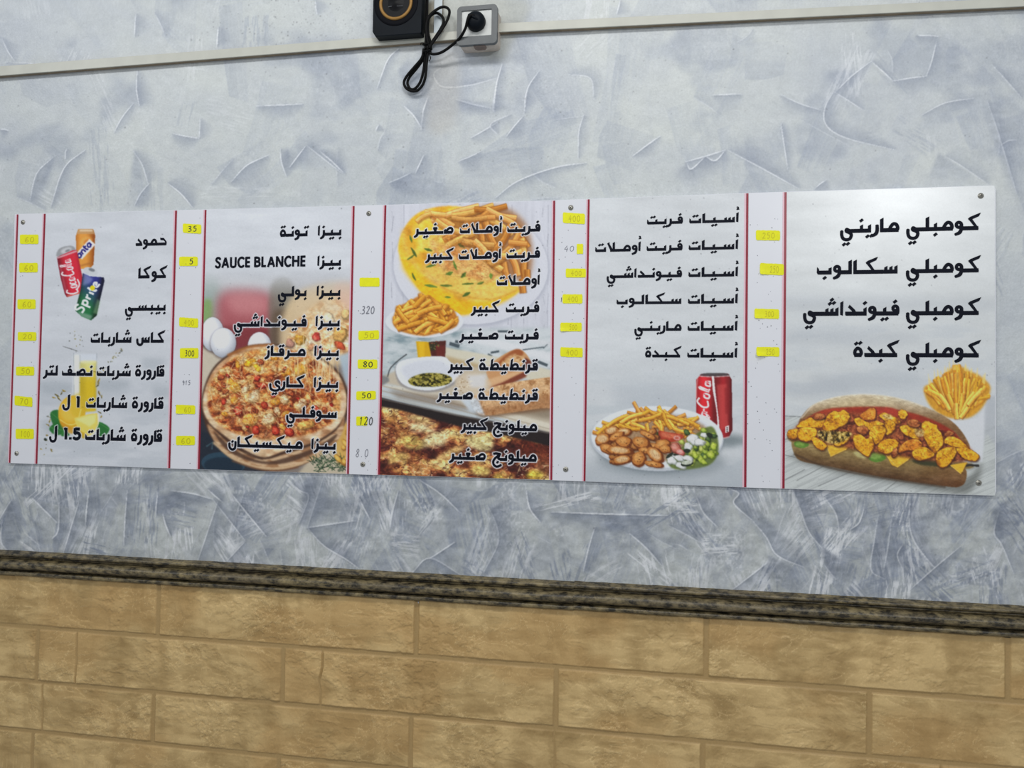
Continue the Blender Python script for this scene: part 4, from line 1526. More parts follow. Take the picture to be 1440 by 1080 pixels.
def script(pr, strokes, org, ux, uy, w, col, al=1.0):
    """small brush lettering: strokes in letter units, mapped by two axes"""
    for s_ in strokes:
        pts = [(org[0] + x * ux[0] + y * uy[0], org[1] + x * ux[1] + y * uy[1]) for x, y in s_]
        pr.line(pts, w, col, al, 0.2, 4)


L_ANTA = [[(0.7, 0.75), (0.2, 0.7), (0, 0.3), (0.35, 0), (0.75, 0.3)], [(0.75, 0.8), (0.75, 0.0)], [(1.1, 0.75), (1.1, 0)], [(1.1, 0.5), (1.5, 0.75), (1.75, 0.45), (1.75, 0)], [(2.2, 1.15), (2.2, 0.2), (2.5, 0)], [(1.95, 0.75), (2.6, 0.75)], [(3.4, 0.75), (2.95, 0.7), (2.75, 0.3), (3.05, 0), (3.4, 0.3)], [(3.45, 0.8), (3.45, 0)]]
script(p, L_ANTA, (111.8, 363.5), (5.0, -5.4), (-5.2, -5.0), 2.3, C(36, 36, 120))
# red can
coke = [(80, 362), (86, 359), (102, 352), (108, 351.5), (113, 375), (118, 400), (115, 412), (104, 415), (94, 418), (91, 413), (85, 390)]
p.fill([(80, 361), (82, 351), (91, 346.5), (102, 346), (106, 352), (96, 358)], C(150, 152, 156), 1, 0.5, 4)
p.ell(93, 352, 8, 3.6, C(196, 198, 202), -0.35, 0.9, 0.8)
p.ell(95, 352.5, 3.5, 1.6, C(120, 122, 128), -0.35, 0.9, 0.6)
p.fill(coke, lambda X, Y: C(120, 16, 34) + (C(206, 38, 58) - C(120, 16, 34)) * np.clip(1.2 - np.abs((X - (97 + (Y - 355) * 0.19)) / 15) ** 2, 0, 1)[..., None], 1, 0.4)
p.line([(80, 363), (108, 353)], 2.2, C(214, 190, 196), 0.8, 0.6)
p.line([(84, 372), (93, 412)], 2.4, C(216, 120, 130), 0.55, 1)
p.line([(94, 416.5), (114, 411)], 1.8, C(220, 180, 120), 0.5, 0.7)
L_COCA = [[(0.95, 1.15), (0.5, 1.3), (0.05, 0.7), (0.2, 0.05), (0.8, 0.2)], [(1.5, 0.7), (1.15, 0.6), (1.1, 0.1), (1.45, 0.05), (1.55, 0.5), (1.45, 0.72)], [(2.15, 0.65), (1.85, 0.65), (1.75, 0.1), (2.2, 0.1)],
          [(2.75, 0.65), (2.45, 0.62), (2.4, 0.1), (2.7, 0.15), (2.8, 0.65), (2.85, 0.05)], [(2.95, 0.5), (3.2, 0.5)], [(4.25, 1.2), (3.8, 1.4), (3.35, 0.7), (3.5, 0.05), (4.1, 0.2)], [(4.75, 0.7), (4.4, 0.6), (4.35, 0.1), (4.7, 0.05), (4.8, 0.5), (4.7, 0.72)],
          [(5.05, 0.1), (5.2, 1.2), (5.4, 1.3), (5.2, 0.3), (5.35, 0.05)], [(6.0, 0.65), (5.7, 0.62), (5.65, 0.1), (5.95, 0.15), (6.05, 0.65), (6.15, 0.05)], [(0.6, 0.1), (1.4, -0.3), (2.4, -0.2)]]
script(p, L_COCA, (110.5, 411.5), (-1.75, -7.7), (-12.0, 2.9), 1.9, C(236, 232, 236))
# green and blue can
spr = [(116.5, 384), (126, 388.5), (146, 390), (147, 395), (140, 425), (136, 444), (128, 450.5), (115, 445), (106, 437), (108, 428), (113, 408)]
p.ell(127.5, 381.5, 10.5, 5.2, C(196, 200, 206), 0.3, 1, 0.5)
p.ell(129, 379.5, 4.5, 2.2, C(110, 114, 122), 0.3, 0.9, 0.5)


def spr_col(X, Y):
    t = np.clip((Y - 395 - (X - 128) * 0.9) / 38, 0, 1)[..., None]
    s2 = np.clip(1.15 - np.abs((X - (131 - (Y - 385) * 0.22)) / 17) ** 2, 0.35, 1)[..., None]
    return (C(44, 48, 132) * (1 - t) + C(30, 110, 62) * t) * s2


p.fill(spr, spr_col, 1, 0.4)
p.fill([(118, 383), (131, 392), (127, 398), (116, 402)], C(150, 160, 205), 0.6, 1.5)
p.fill([(108, 437), (130, 444), (127, 450), (114, 445)], C(150, 168, 156), 0.6, 1)
p.fill([(131, 440), (137, 420), (141, 424), (137, 442)], C(160, 200, 150), 0.45, 1)
L_SPR = [[(0.8, 1.1), (0.4, 1.3), (0.1, 0.95), (0.6, 0.55), (0.5, 0.1), (0, 0.1)], [(1.0, 0.8), (1.0, -0.5)], [(1.0, 0.6), (1.4, 0.8), (1.55, 0.4), (1.3, 0.1), (1.0, 0.2)], [(1.9, 0.8), (1.9, 0.05)], [(1.9, 0.55), (2.3, 0.8)], [(2.6, 0.75), (2.6, 0.05)], [(3.0, 1.25), (3.0, 0.2), (3.25, 0.05)], [(2.8, 0.8), (3.3, 0.8)], [(3.55, 0.45), (4.0, 0.5), (3.85, 0.8), (3.55, 0.65), (3.55, 0.2), (4.0, 0.1)]]
script(p, L_SPR, (116, 440.5), (6.3, -10.2), (-9.6, -4.2), 2.8, C(232, 236, 240))
p.ell(130, 405, 3.6, 3.5, C(236, 206, 20), 0, 1, 0.3)
# juice glass with lemons
p.fill([(102, 498), (136, 498), (134, 575), (102, 575)], C(206, 212, 222), 0.9, 1)
p.fill([(104, 499), (112, 499), (111, 575), (103, 575)], C(226, 226, 214), 0.8, 1.5)
p.fill([(112, 509), (136, 508), (135, 578), (112, 580)], lambda X, Y: (C(216, 210, 130) * (1 - sstep(512, 540, Y))[..., None] + C(206, 176, 26) * sstep(512, 540, Y)[..., None]) * (0.93 + 0.1 * sstep(115, 124, X) - 0.10 * sstep(130, 136, X))[..., None], 0.97, 1.2)
p.ell(124, 509, 12, 2.2, C(226, 222, 170), 0, 0.8, 0.8)
p.line([(103.5, 496), (104, 560)], 0.8, C(150, 158, 166), 0.7, 0.3)
p.line([(136, 497), (135, 545)], 0.8, C(150, 158, 166), 0.7, 0.3)
p.line([(112.5, 499), (112.5, 512)], 0.7, C(150, 158, 166), 0.6, 0.3)
leaf = C(30, 104, 40)
for pts in ([(71, 580), (83, 577), (86, 592), (84, 604), (74, 596)], [(70, 601), (84, 592), (92, 606), (82, 612), (72, 608)], [(138, 594), (150, 598), (154, 604), (148, 612), (137, 612)], [(90, 604), (98, 612), (86, 613)]):
    p.fill(pts, leaf, 0.95, 0.6, 4)
    p.line([pts[0], pts[2]], 0.8, C(84, 150, 70), 0.7, 0.4)
p.ell(101, 580, 19, 24, C(212, 166, 34), 0.2, 1, 0.6)
p.ell(99, 577, 14, 17, C(236, 196, 84), 0.2, 0.75, 3)
p.ell(110, 570, 12, 17, C(206, 178, 44), 0.2, 0.7, 2)
p.line([(84, 590), (96, 597), (108, 594), (114, 575)], 1.2, C(246, 226, 140), 0.8, 0.5, 5)
p.fill([(84, 592), (98, 600), (110, 606), (100, 610), (88, 602)], C(200, 140, 26), 0.8, 1, 4)
wedge = [(104, 588), (126, 582), (137, 581), (138, 596), (131, 610), (120, 615), (110, 605)]
p.fill(wedge, C(228, 204, 96), 1, 0.5)
p.fill([(106, 589.5), (126, 584), (135, 583), (134, 594), (126, 600)], C(240, 224, 150), 0.8, 1.2)
p.line([(138, 582), (138, 597), (131, 610), (120, 615)], 1.3, C(236, 230, 190), 0.9, 0.4, 3)
p.fill([(110, 604), (124, 612), (118, 617), (108, 612)], C(196, 160, 30), 0.8, 0.7)
for x, y, a, s_ in ((139, 536, 1.9, 5), (137, 541, 2.2, 4), (140, 553, 1.2, 4), (143, 558, 1.6, 3), (140, 580, 0.6, 3.2), (142, 586, 2.0, 2), (137, 523, 0.1, 6), (146, 517, 0, 4), (145, 520, 1, 3), (83, 560, 0.9, 5), (80, 556, 0.5, 4), (86, 553, 2.0, 3), (76, 559, 0.3, 3), (90, 549, 0.4, 3), (70, 592, 1.8, 3), (67, 598, 0.6, 3), (64, 618, 1.0, 2.4), (66, 612, 0.2, 2), (72, 633, 1.2, 2), (58, 632, 0, 1.2)):
    p.line([(x - math.cos(a) * s_, y - math.sin(a) * s_), (x + r.uniform(-1, 1), y + r.uniform(-1, 1)), (x + math.cos(a) * s_, y + math.sin(a) * s_)], [0.5, r.uniform(1.6, 2.6), 0.4], r.choice((C(92, 74, 28), C(128, 104, 36), C(66, 60, 34))), 0.9, 0.35, 4)
    p.line([(x - math.cos(a) * s_ * .5, y - math.sin(a) * s_ * .5), (x + 1, y)], 0.8, C(214, 190, 84), 0.8, 0.3)
p.line([(88, 487), (98, 490), (110, 494)], [0.6, 1.1, 0.5], C(96, 98, 98), 0.9, 0.25)
for k in range(46):
    t = r.random()
    if k < 20:
        x, y = 152 + 22 * t + r.gauss(0, 1.4), 513 - 24 * t + r.gauss(0, 1.4)
    elif k < 34:
        x, y = r.gauss(109, 6), r.uniform(466, 496)
    else:
        x, y = r.gauss(69, 4), r.uniform(585, 640)
    p.ell(x, y, r.uniform(0.5, 1.5), r.uniform(0.4, 0.9), r.choice((C(96, 92, 66), C(140, 130, 76), C(80, 84, 78))), r.uniform(0, 3), 0.85, 0.25)
p.ell(64, 618, 2.4, 1.8, C(24, 40, 34), 0.5, 0.9, 0.4)
specks(p, 60, 4)
print_halos(p, 0)
grain(p, 1)
DRINKS = p
REG_DRINKS = [('orange_soda_can_picture', 'picture of an orange soda can with blue lettering', fan),
              ('red_cola_can_picture', 'picture of a tilted red cola can with white script', coke + []),
              ('green_soda_can_picture', 'picture of a dark blue and green lemon soda can', spr),
              ('juice_picture', 'picture of a glass of yellow juice with lemons and leaves', [(101, 496), (138, 496), (140, 560), (140, 590), (154, 600), (150, 612), (122, 618), (92, 613), (70, 610), (70, 580), (82, 576), (88, 560), (101, 556)])]

# ------------------------------------------------ column of pizzas
r = random.Random(33)
p = Press(270, 280, 510, 680, 2, WHT)
wash(p, 13, 900, 950, WHT)
fade = sstep(372, 470, p.Y)


def fpatch(pts, col, a, soft):
    m_ = p.full(pts, soft, 5) * a * sstep(372, 430, p.Y)
    p.a[:] = p.a * (1 - m_[..., None]) + col * m_[..., None]


p.a[:] = p.a * (1 - fade[..., None]) + C(128, 118, 112) * fade[..., None]
fpatch([(278, 392), (306, 390), (310, 500), (278, 500)], C(150, 170, 164), 0.8, 5)
fpatch([(284, 425), (297, 422), (298, 448), (284, 452)], C(122, 160, 84), 0.75, 3)
fpatch([(308, 415), (345, 405), (384, 418), (384, 480), (350, 500), (308, 470)], C(176, 74, 84), 0.72, 7)
fpatch([(320, 418), (350, 412), (378, 424), (370, 440), (330, 440)], C(204, 140, 142), 0.6, 6)
fpatch([(305, 462), (384, 462), (384, 490), (305, 490)], C(110, 36, 42), 0.7, 4)
fpatch([(381, 400), (412, 400), (412, 490), (381, 490)], C(112, 108, 96), 0.75, 3)
fpatch([(384, 440), (410, 440), (408, 490), (384, 490)], C(92, 74, 58), 0.8, 4)
fpatch([(412, 415), (500, 400), (500, 505), (400, 500)], C(214, 190, 152), 0.9, 4)
fpatch([(470, 400), (500, 398), (500, 440), (480, 430)], C(220, 176, 168), 0.5, 4)
# linen, board and plate behind the pizza
p.fill([(284, 480), (300, 486), (318, 500), (330, 504), (322, 530), (300, 548), (284, 560)], C(196, 186, 168), 1, 1.2)
p.fill([(284, 478), (316, 494), (332, 500), (330, 506), (300, 494), (284, 488)], C(90, 72, 58), 0.7, 2)
p.fill([(279, 560), (300, 600), (330, 640), (380, 662), (420, 668), (270, 690)], C(42, 44, 52), 1, 1)
p.fill([(270, 600), (298, 612), (330, 640), (340, 690), (270, 690)], C(30, 38, 50), 1, 1.5)
p.ell(314, 652, 31, 16, C(40, 66, 84), 0.08, 1, 0.6)
p.ell(314, 656, 27, 13, C(24, 42, 58), 0.08, 1, 1)
p.line([(290, 628), (299, 622), (298, 632)], 2, C(70, 100, 110), 0.8, 0.6)
p.fill([(440, 640), (500, 610), (500, 690), (400, 690)], C(190, 178, 156), 1, 2)
p.fill([(470, 600), (500, 590), (500, 660), (474, 652)], C(206, 164, 84), 0.95, 2)
p.fill([(476, 500), (500, 490), (500, 560), (486, 540)], C(168, 186, 200), 0.9, 2)
p.line([(480, 476), (492, 482), (500, 488)], 4, C(64, 62, 66), 0.9, 1)
p.line([(482, 474), (496, 480)], 1.5, C(220, 222, 226), 0.9, 0.5)
# eggs
for cx, cy, rx, ry in ((299, 470, 16, 24), (314, 482, 18, 21), (365, 487, 16.5, 20)):
    p.ell(cx, cy + 1.5, rx + 1, ry + 1, C(70, 56, 60), 0, 0.5, 1.5)
    p.fill(ell_pts(cx, cy, rx, ry), lambda X, Y: C(150, 156, 168) + (C(222, 224, 230) - C(150, 156, 168)) * np.clip(1.25 - np.hypot((X - cx + 3) / rx, (Y - cy + 6) / ry) ** 2 * 0.75, 0, 1)[..., None], 1, 0.4)
# rim of the pizza
rim = [(283, 575), (287, 545), (300, 517), (322, 498), (350, 486), (385, 484), (420, 490), (452, 503), (478, 525), (490, 556), (488, 585), (476, 612), (452, 637), (420, 656), (386, 662), (350, 656), (318, 640), (295, 612)]
p.fill(rim, C(70, 46, 34), 1, 1, 5)
rim2 = [(285, 572), (289, 545), (302, 519), (324, 500), (352, 488), (385, 486), (420, 492), (450, 505), (476, 527), (487, 556), (485, 582), (470, 604), (440, 622), (400, 634), (372, 643), (345, 633), (315, 612), (294, 594)]
m_rim = p.full(rim2, 0.8, 5)
p.mottle(m_rim, [C(176, 130, 92), C(214, 184, 146), C(228, 206, 176), C(206, 172, 134)], 22, 16, 61, 3)
p.fill([(292, 596), (320, 622), (346, 637), (372, 646), (402, 638), (442, 625), (472, 606), (484, 585), (480, 612), (455, 638), (420, 655), (386, 660), (352, 655), (320, 640), (300, 618)], lambda X, Y: C(160, 116, 80) + (C(204, 172, 136) - C(160, 116, 80)) * sstep(0.35, 0.65, fbm(X / 16, Y / 7, 9, 3))[..., None], 1, 0.8, 4)
p.fill([(300, 606), (322, 626), (346, 641), (374, 649), (404, 643), (444, 629), (474, 610), (462, 626), (420, 646), (386, 653), (350, 648), (318, 632)], C(74, 50, 38), 0.85, 1.2, 4)
p.line([(370, 646), (350, 640), (322, 622)], 1.5, C(44, 26, 20), 0.9, 0.8, 4)
p.line([(300, 622), (330, 646), (372, 659), (410, 656), (450, 640)], 3.5, C(206, 176, 138), 0.9, 1, 4)
p.line([(326, 648), (360, 659), (388, 662), (420, 657)], 1.6, C(120, 76, 48), 0.9, 0.8, 4)
p.line([(320, 500), (350, 488), (385, 485)], 4, C(170, 104, 52), 0.8, 1.2, 4)
p.line([(292, 545), (304, 520), (326, 500)], 3, C(178, 112, 62), 0.7, 1.5, 4)
# topping
top = [(292, 566), (296, 540), (312, 516), (334, 500), (362, 491), (392, 490), (424, 497), (452, 512), (472, 534), (479, 558), (476, 582), (462, 598), (436, 610), (402, 616), (372, 618), (340, 612), (312, 600), (297, 584)]
m_top = p.full(top, 1.5, 5)
p.mottle(m_top, [C(120, 52, 28), C(178, 96, 50), C(206, 148, 82), C(222, 184, 118), C(230, 206, 160)], 13, 10, 71, 5, 1.0, 1.6, 1.25)
p.mottle(m_top * p.full([(296, 560), (330, 560), (420, 585), (470, 570), (462, 600), (400, 618), (330, 612), (300, 590)], 6, 4), [C(96, 36, 22), C(160, 72, 40), C(208, 140, 80), C(226, 190, 140)], 8, 6, 81, 4, 0.75, 1.5, 1.3)
for k in range(70):
    a, q_ = r.uniform(0, 6.28), r.uniform(0, 0.95) ** 0.5
    x, y = 386 + 88 * q_ * math.cos(a), 555 + 56 * q_ * math.sin(a)
    kind = r.random()
    if kind < 0.55:
        p.lump(x, y, r.uniform(2.5, 6), r.uniform(2, 4.5), r.uniform(0, 3), C(172, 84, 48), C(214, 138, 92), C(96, 38, 22), r, 0.25, m_top, 3)
    elif kind < 0.8:
        p.lump(x, y, r.uniform(4, 8), r.uniform(2.5, 5), r.uniform(0, 3), C(222, 190, 134), C(240, 220, 180), C(180, 124, 70), r, 0.3, m_top, 2)
    elif kind < 0.9:
        p.lump(x, y, r.uniform(4, 8), r.uniform(3, 5), r.uniform(0, 3), C(224, 168, 58), C(240, 204, 104), C(180, 112, 34), r, 0.25, m_top, 2)
    else:
        p.lump(x, y, r.uniform(2, 3.6), r.uniform(1.8, 3), r.uniform(0, 3), C(186, 44, 34), C(222, 92, 74), C(110, 20, 18), r, 0.2, m_top)
for x, y, rx, ry in ((362, 532, 5, 4), (369, 543, 4, 7), (315, 565, 5, 3), (372, 570, 5, 5), (444, 575, 4, 5), (407, 608, 7, 6), (335, 578, 7, 6), (388, 606, 7, 5), (360, 605, 7, 5), (447, 494, 5, 5)):
    p.lump(x, y, rx, ry, r.uniform(0, 3), C(190, 56, 40), C(226, 112, 86), C(112, 26, 18), r, 0.2)
for x, y, rx, ry, c_ in ((352, 510, 9, 5, C(232, 178, 44)), (362, 517, 7, 4, C(240, 196, 64)), (422, 520, 8, 9, C(226, 170, 50)), (331, 545, 7, 8, C(226, 176, 70)), (422, 475, 7, 6, C(206, 150, 60)), (352, 590, 12, 8, C(226, 170, 84)), (430, 598, 12, 6, C(222, 176, 96))):
    p.lump(x, y, rx, ry, r.uniform(0, 3), c_, np.minimum(c_ * 1.15, 1), c_ * 0.72, r, 0.2)
for x, y, rx, ry in ((358, 558, 9, 8), (400, 562, 7, 6), (378, 590, 10, 8), (425, 568, 9, 5), (345, 548, 6, 5), (390, 578, 6, 4)):
    p.lump(x, y, rx, ry, r.uniform(0, 3), C(222, 206, 170), C(240, 232, 208), C(166, 134, 92), r, 0.25, m_top)
# shredded and stretched cheese
for k in range(330):
    a, q_ = r.uniform(0, 6.28), r.uniform(0, 1) ** 0.5
    x, y = 380 + 88 * q_ * math.cos(a), 548 + 52 * q_ * math.sin(a)
    an, L = r.gauss(0.2, 0.9), r.uniform(5, 17)
    b_ = r.uniform(-3, 3)
    p.line([(x, y), (x + math.cos(an) * L / 2 - b_, y + math.sin(an) * L / 2 + b_), (x + math.cos(an) * L, y + math.sin(an) * L)], r.uniform(0.6, 1.3), r.choice((C(236, 214, 164), C(228, 196, 138), C(238, 222, 184), C(150, 84, 44))), r.uniform(0.45, 0.9), 0.3, 4, m_top)
p.a[:] *= 1 - m_top[..., None] * np.array([0.03, 0.10, 0.17], np.float32)
p.texture(m_top, 0.38, 3.2, 2.6, 401, 4)
p.texture(m_top, 0.25, 1.5, 1.3, 403)
# the lifted slice
sl = [(404, 478), (415, 455), (432, 436), (452, 423), (470, 418), (488, 430), (494, 450), (494, 488), (478, 498), (455, 500), (430, 498), (412, 492)]
m_sl = p.full(sl, 2.5, 4) * (0.35 + 0.65 * sstep(425, 470, p.Y))
p.mottle(m_sl, [C(186, 124, 74), C(216, 172, 116), C(230, 202, 160), C(236, 218, 190)], 10, 8, 97, 4, 0.95, 1.5, 1.2)
for x, y, rx, ry, c_ in ((422, 478, 8, 7, C(196, 146, 56)), (445, 474, 6, 6, C(188, 66, 56)), (478, 470, 10, 12, C(212, 164, 92)), (462, 448, 9, 8, C(232, 210, 176)), (478, 486, 8, 5, C(200, 84, 50)), (438, 488, 6, 4, C(206, 150, 110)), (408, 483, 6, 6, C(190, 140, 120)), (486, 442, 6, 7, C(226, 190, 130)), (450, 492, 6, 4, C(168, 54, 46))):
    p.lump(x, y, rx, ry, r.uniform(0, 3), c_, np.minimum(c_ * 1.14, 1), c_ * 0.7, r, 0.25)
for k in range(46):
    x = r.uniform(414, 478)
    y0, y1 = r.uniform(470, 506), r.uniform(515, 556)
    p.line([(x, y0), (x + r.uniform(-3, 3), (y0 + y1) / 2), (x + r.uniform(-6, 6), y1)], r.uniform(0.5, 1.4), r.choice((C(238, 222, 186), C(228, 200, 150), C(214, 170, 110))), r.uniform(0.4, 0.85), 0.3, 4)
p.texture(m_sl, 0.3, 3, 2.6, 405, 4)
p.texture(m_rim * (1 - m_top), 0.16, 7, 3, 407)
# rosemary
for k in range(110):
    x, y = r.uniform(440, 492), r.uniform(645, 664)
    an = r.gauss(-0.6, 0.5) if r.random() < 0.6 else r.gauss(-2.4, 0.4)
    L = r.uniform(6, 14)
    p.line([(x, y), (x + math.cos(an) * L, y + math.sin(an) * L)], [0.8, 1.5, 0.5], r.choice((C(30, 58, 34), C(58, 92, 54), C(18, 38, 26))), 0.95, 0.2, 3)
for k in range(8):
    p.lump(r.uniform(474, 492), r.uniform(606, 650), r.uniform(4, 8), r.uniform(3, 5), r.uniform(0, 3), C(212, 166, 70), C(236, 206, 120), C(150, 98, 40), r)
specks(p, 40, 8, 0.6)
print_halos(p, 1)
grain(p, 2, 0.035)
PIZZA = p
REG_PIZZA = [('tomato_picture', 'blurred picture of a red tomato behind the eggs', catmull([(308, 420), (345, 405), (384, 420), (384, 462), (348, 470), (330, 462), (308, 448)], 4, True)),
             ('egg_picture', 'picture of a white egg at the column edge', ell_pts(299, 470, 16, 24)),
             ('egg_picture', 'picture of a whole white egg in front', ell_pts(314, 482, 18, 21)),
             ('egg_picture', 'picture of a white egg behind the pizza crust', ell_pts(365, 487, 16.5, 20)),
             ('pizza_slice_picture', 'picture of a cheesy slice being lifted', catmull(sl, 4, True)),
             ('pizza_picture', 'picture of a whole shredded cheese pizza on a wooden plate', catmull(rim, 5, True)),
             ('rosemary_picture', 'picture of green rosemary sprigs', [(432, 662), (440, 640), (470, 632), (492, 640), (492, 668), (432, 668)])]

# ------------------------------------------------ column of omelettes, chips and gratins
r = random.Random(55)
p = Press(525, 275, 790, 690, 2, C(198, 200, 210))
pl = fbm(p.X / 9, p.Y / 120, 5, 4)
p.a[:] += ((pl - 0.5) * 0.10)[..., None]
for x in (552, 566, 574, 588, 690, 716, 738, 752, 764, 770, 776):
    for k in range(5):
        y = r.uniform(288, 460)
        p.line([(x + r.uniform(-2, 2), y), (x + r.uniform(-2, 2), y + r.uniform(6, 30))], r.uniform(0.4, 0.9), C(128, 130, 142), r.uniform(0.2, 0.6), 0.3)
for x in (568, 720, 771):
    p.line([(x, 288), (x - 1, 462)], 0.8, C(146, 148, 160), 0.45, 0.3)
# big plate and omelette
p.ell(662, 376, 111, 84, C(170, 173, 186), 0.05, 0.8, 2)
p.ell(662, 374, 109, 82, C(206, 208, 217), 0.05, 1, 0.6)
p.ell(664, 370, 93, 70, C(192, 194, 204), 0.05, 0.5, 3)
p.ell(664, 371, 90, 68, C(204, 206, 214), 0.05, 0.9, 2)
om = [(560, 345), (566, 325), (582, 304), (605, 293), (640, 290), (690, 300), (712, 330), (706, 370), (730, 405), (728, 412), (706, 424), (680, 434), (655, 442), (636, 438), (612, 425), (590, 408), (572, 380), (562, 360)]
m_om = p.full(om, 1.2, 5)
p.mottle(m_om, [C(206, 146, 40), C(230, 176, 44), C(238, 196, 66), C(240, 208, 104)], 26, 20, 31, 4, 1, 1)
p.fill([(562, 360), (580, 380), (600, 405), (630, 420), (680, 425), (728, 408), (706, 426), (655, 443), (630, 438), (600, 418), (575, 388)], C(238, 180, 24), 0.85, 2.5, 4)
p.fill([(565, 372), (590, 376), (612, 398), (640, 410), (630, 426), (600, 412), (578, 392)], C(240, 190, 34), 0.7, 4, 4)
fold = [(606, 335), (640, 325), (668, 338), (700, 372), (704, 392), (690, 398), (655, 394), (622, 384), (606, 360)]
m_f = p.full(fold, 4, 5)
p.mottle(m_f, [C(184, 116, 62), C(206, 146, 86), C(214, 166, 104), C(226, 184, 112)], 9, 7, 37, 5, 0.9, 1.0, 1.1)
p.fill([(596, 370), (640, 385), (690, 400), (730, 404), (722, 412), (680, 424), (640, 414), (605, 396)], C(226, 190, 96), 0.75, 3, 4)
p.line([(602, 392), (640, 412), (690, 421), (728, 408)], 2, C(192, 136, 40), 0.7, 1.2, 4)
p.line([(566, 322), (572, 350), (590, 380), (618, 398)], 5, C(226, 196, 120), 0.55, 2.5, 4)
for k in range(22):
    p.ell(r.uniform(568, 640), r.uniform(300, 372), r.uniform(3, 9), r.uniform(2, 6), r.choice((C(240, 212, 96), C(220, 164, 50), C(232, 190, 84))), r.uniform(0, 3), 0.6, 1.8, 0.2, r)
for k in range(40):
    p.ell(r.gauss(668, 18), r.gauss(378, 10), r.uniform(0.6, 1.6), r.uniform(0.5, 1.2), r.choice((C(164, 96, 48), C(228, 182, 126))), 0, 0.6, 0.4)
herb = C(88, 116, 42)
for x, y, a, L, w_ in ((582, 355, 1.0, 14, 4), (578, 362, -0.6, 12, 3), (602, 351, 0.3, 12, 4), (640, 374, 1.2, 14, 5), (606, 374, -0.2, 14, 5), (632, 384, -0.3, 10, 7), (652, 387, -0.9, 9, 8), (690, 388, 1.5, 8, 7), (606, 402, 0.2, 18, 6), (628, 402, 0.05, 16, 3), (658, 399, -0.1, 16, 3), (656, 414, -0.5, 12, 8), (582, 389, 1.1, 12, 3), (578, 336, 1.3, 10, 3), (630, 418, 0.1, 8, 3), (676, 398, -0.3, 9, 3), (598, 334, 0.7, 8, 3), (648, 345, 0.5, 12, 5)):
    for k in range(3):
        p.line([(x - math.cos(a) * L / 2 + r.uniform(-1, 1), y - math.sin(a) * L / 2 + r.uniform(-1, 1)), (x + r.uniform(-1, 1), y + r.uniform(-1, 1)), (x + math.cos(a) * L / 2, y + math.sin(a) * L / 2 + r.uniform(-1, 1))], [0.8, w_ * r.uniform(0.4, 0.8), 0.6], herb * r.uniform(0.7, 1.2), 0.85, 0.5, 4)
# chips on the plate
p.fill([(640, 300), (700, 290), (735, 310), (748, 350), (742, 390), (705, 388), (680, 360), (640, 340), (625, 320)], C(150, 92, 44), 0.8, 4, 4)
chips = [(640, 300, 70, -0.3, 8), (665, 296, 60, -0.25, 8), (690, 292, 46, -0.1, 8), (705, 300, 44, 0.3, 8), (655, 318, 74, -0.55, 9), (622, 310, 36, 0.5, 9), (630, 318, 38, 0.45, 8), (700, 318, 48, 0.5, 8), (720, 318, 40, 0.7, 8), (675, 310, 44, -0.2, 8), (732, 332, 38, 1.0, 9),
         (690, 330, 40, 1.2, 9), (676, 332, 34, 1.4, 8), (706, 335, 44, -1.0, 9), (718, 344, 40, -0.9, 9), (648, 336, 40, -0.45, 9), (672, 342, 46, 0.15, 10), (735, 356, 42, 1.5, 9), (738, 378, 34, 1.55, 9), (722, 372, 34, 1.2, 9), (712, 382, 28, 1.3, 9), (690, 366, 42, 0.7, 9), (704, 362, 36, -0.6, 8), (728, 342, 26, 0.1, 8),
         (678, 352, 36, 0.9, 9), (735, 402, 20, 1.5, 9), (742, 390, 22, 1.5, 8), (716, 356, 36, -0.15, 8), (660, 306, 50, 0.0, 7), (612, 300, 30, 0.15, 7), (596, 306, 24, -0.5, 7)]
for x, y, L, a, w_ in chips:
    p.fry(x, y, L, a, w_, r, r.choice((C(214, 160, 88), C(226, 176, 96), C(204, 140, 66))), edge=0.45, bend=0.1)
# little plate of chips
p.ell(597, 456, 54, 23, C(160, 164, 172), 0, 0.8, 2.5)
p.ell(597, 452, 55, 23, C(212, 215, 222), 0, 1, 0.5)
p.ell(597, 450, 46, 17, C(176, 160, 140), 0, 0.7, 2)
pile = [(553, 450), (560, 432), (576, 424), (590, 416), (604, 420), (618, 430), (636, 434), (643, 448), (640, 460), (610, 470), (590, 472), (560, 464)]
p.fill(pile, C(190, 118, 38), 1, 1, 4)
m_p = p.full([(x, y - 3) for x, y in pile], 1.5, 4)
for k in range(64):
    x, y = r.uniform(556, 640), r.uniform(424, 468)
    if (x - 598) ** 2 / 44 ** 2 + (y - 448) ** 2 / 26 ** 2 < 1:
        p.fry(x, y, r.uniform(22, 44), r.choice((-0.5, -0.3, -0.8, 0.2, 0.5, -1.1, 1.0)) + r.uniform(-0.2, 0.2), r.uniform(5, 7), r, C(230, 164, 62), m_p)
for x, y, L, a in ((586, 446, 44, -0.6), (604, 436, 36, -0.3), (575, 458, 34, -0.3), (600, 458, 38, -0.5), (590, 424, 22, -0.8), (618, 452, 34, 0.3), (566, 444, 26, 0.9), (628, 458, 26, -0.7)):
    p.fry(x, y, L, a, 6.5, r, C(234, 170, 70))
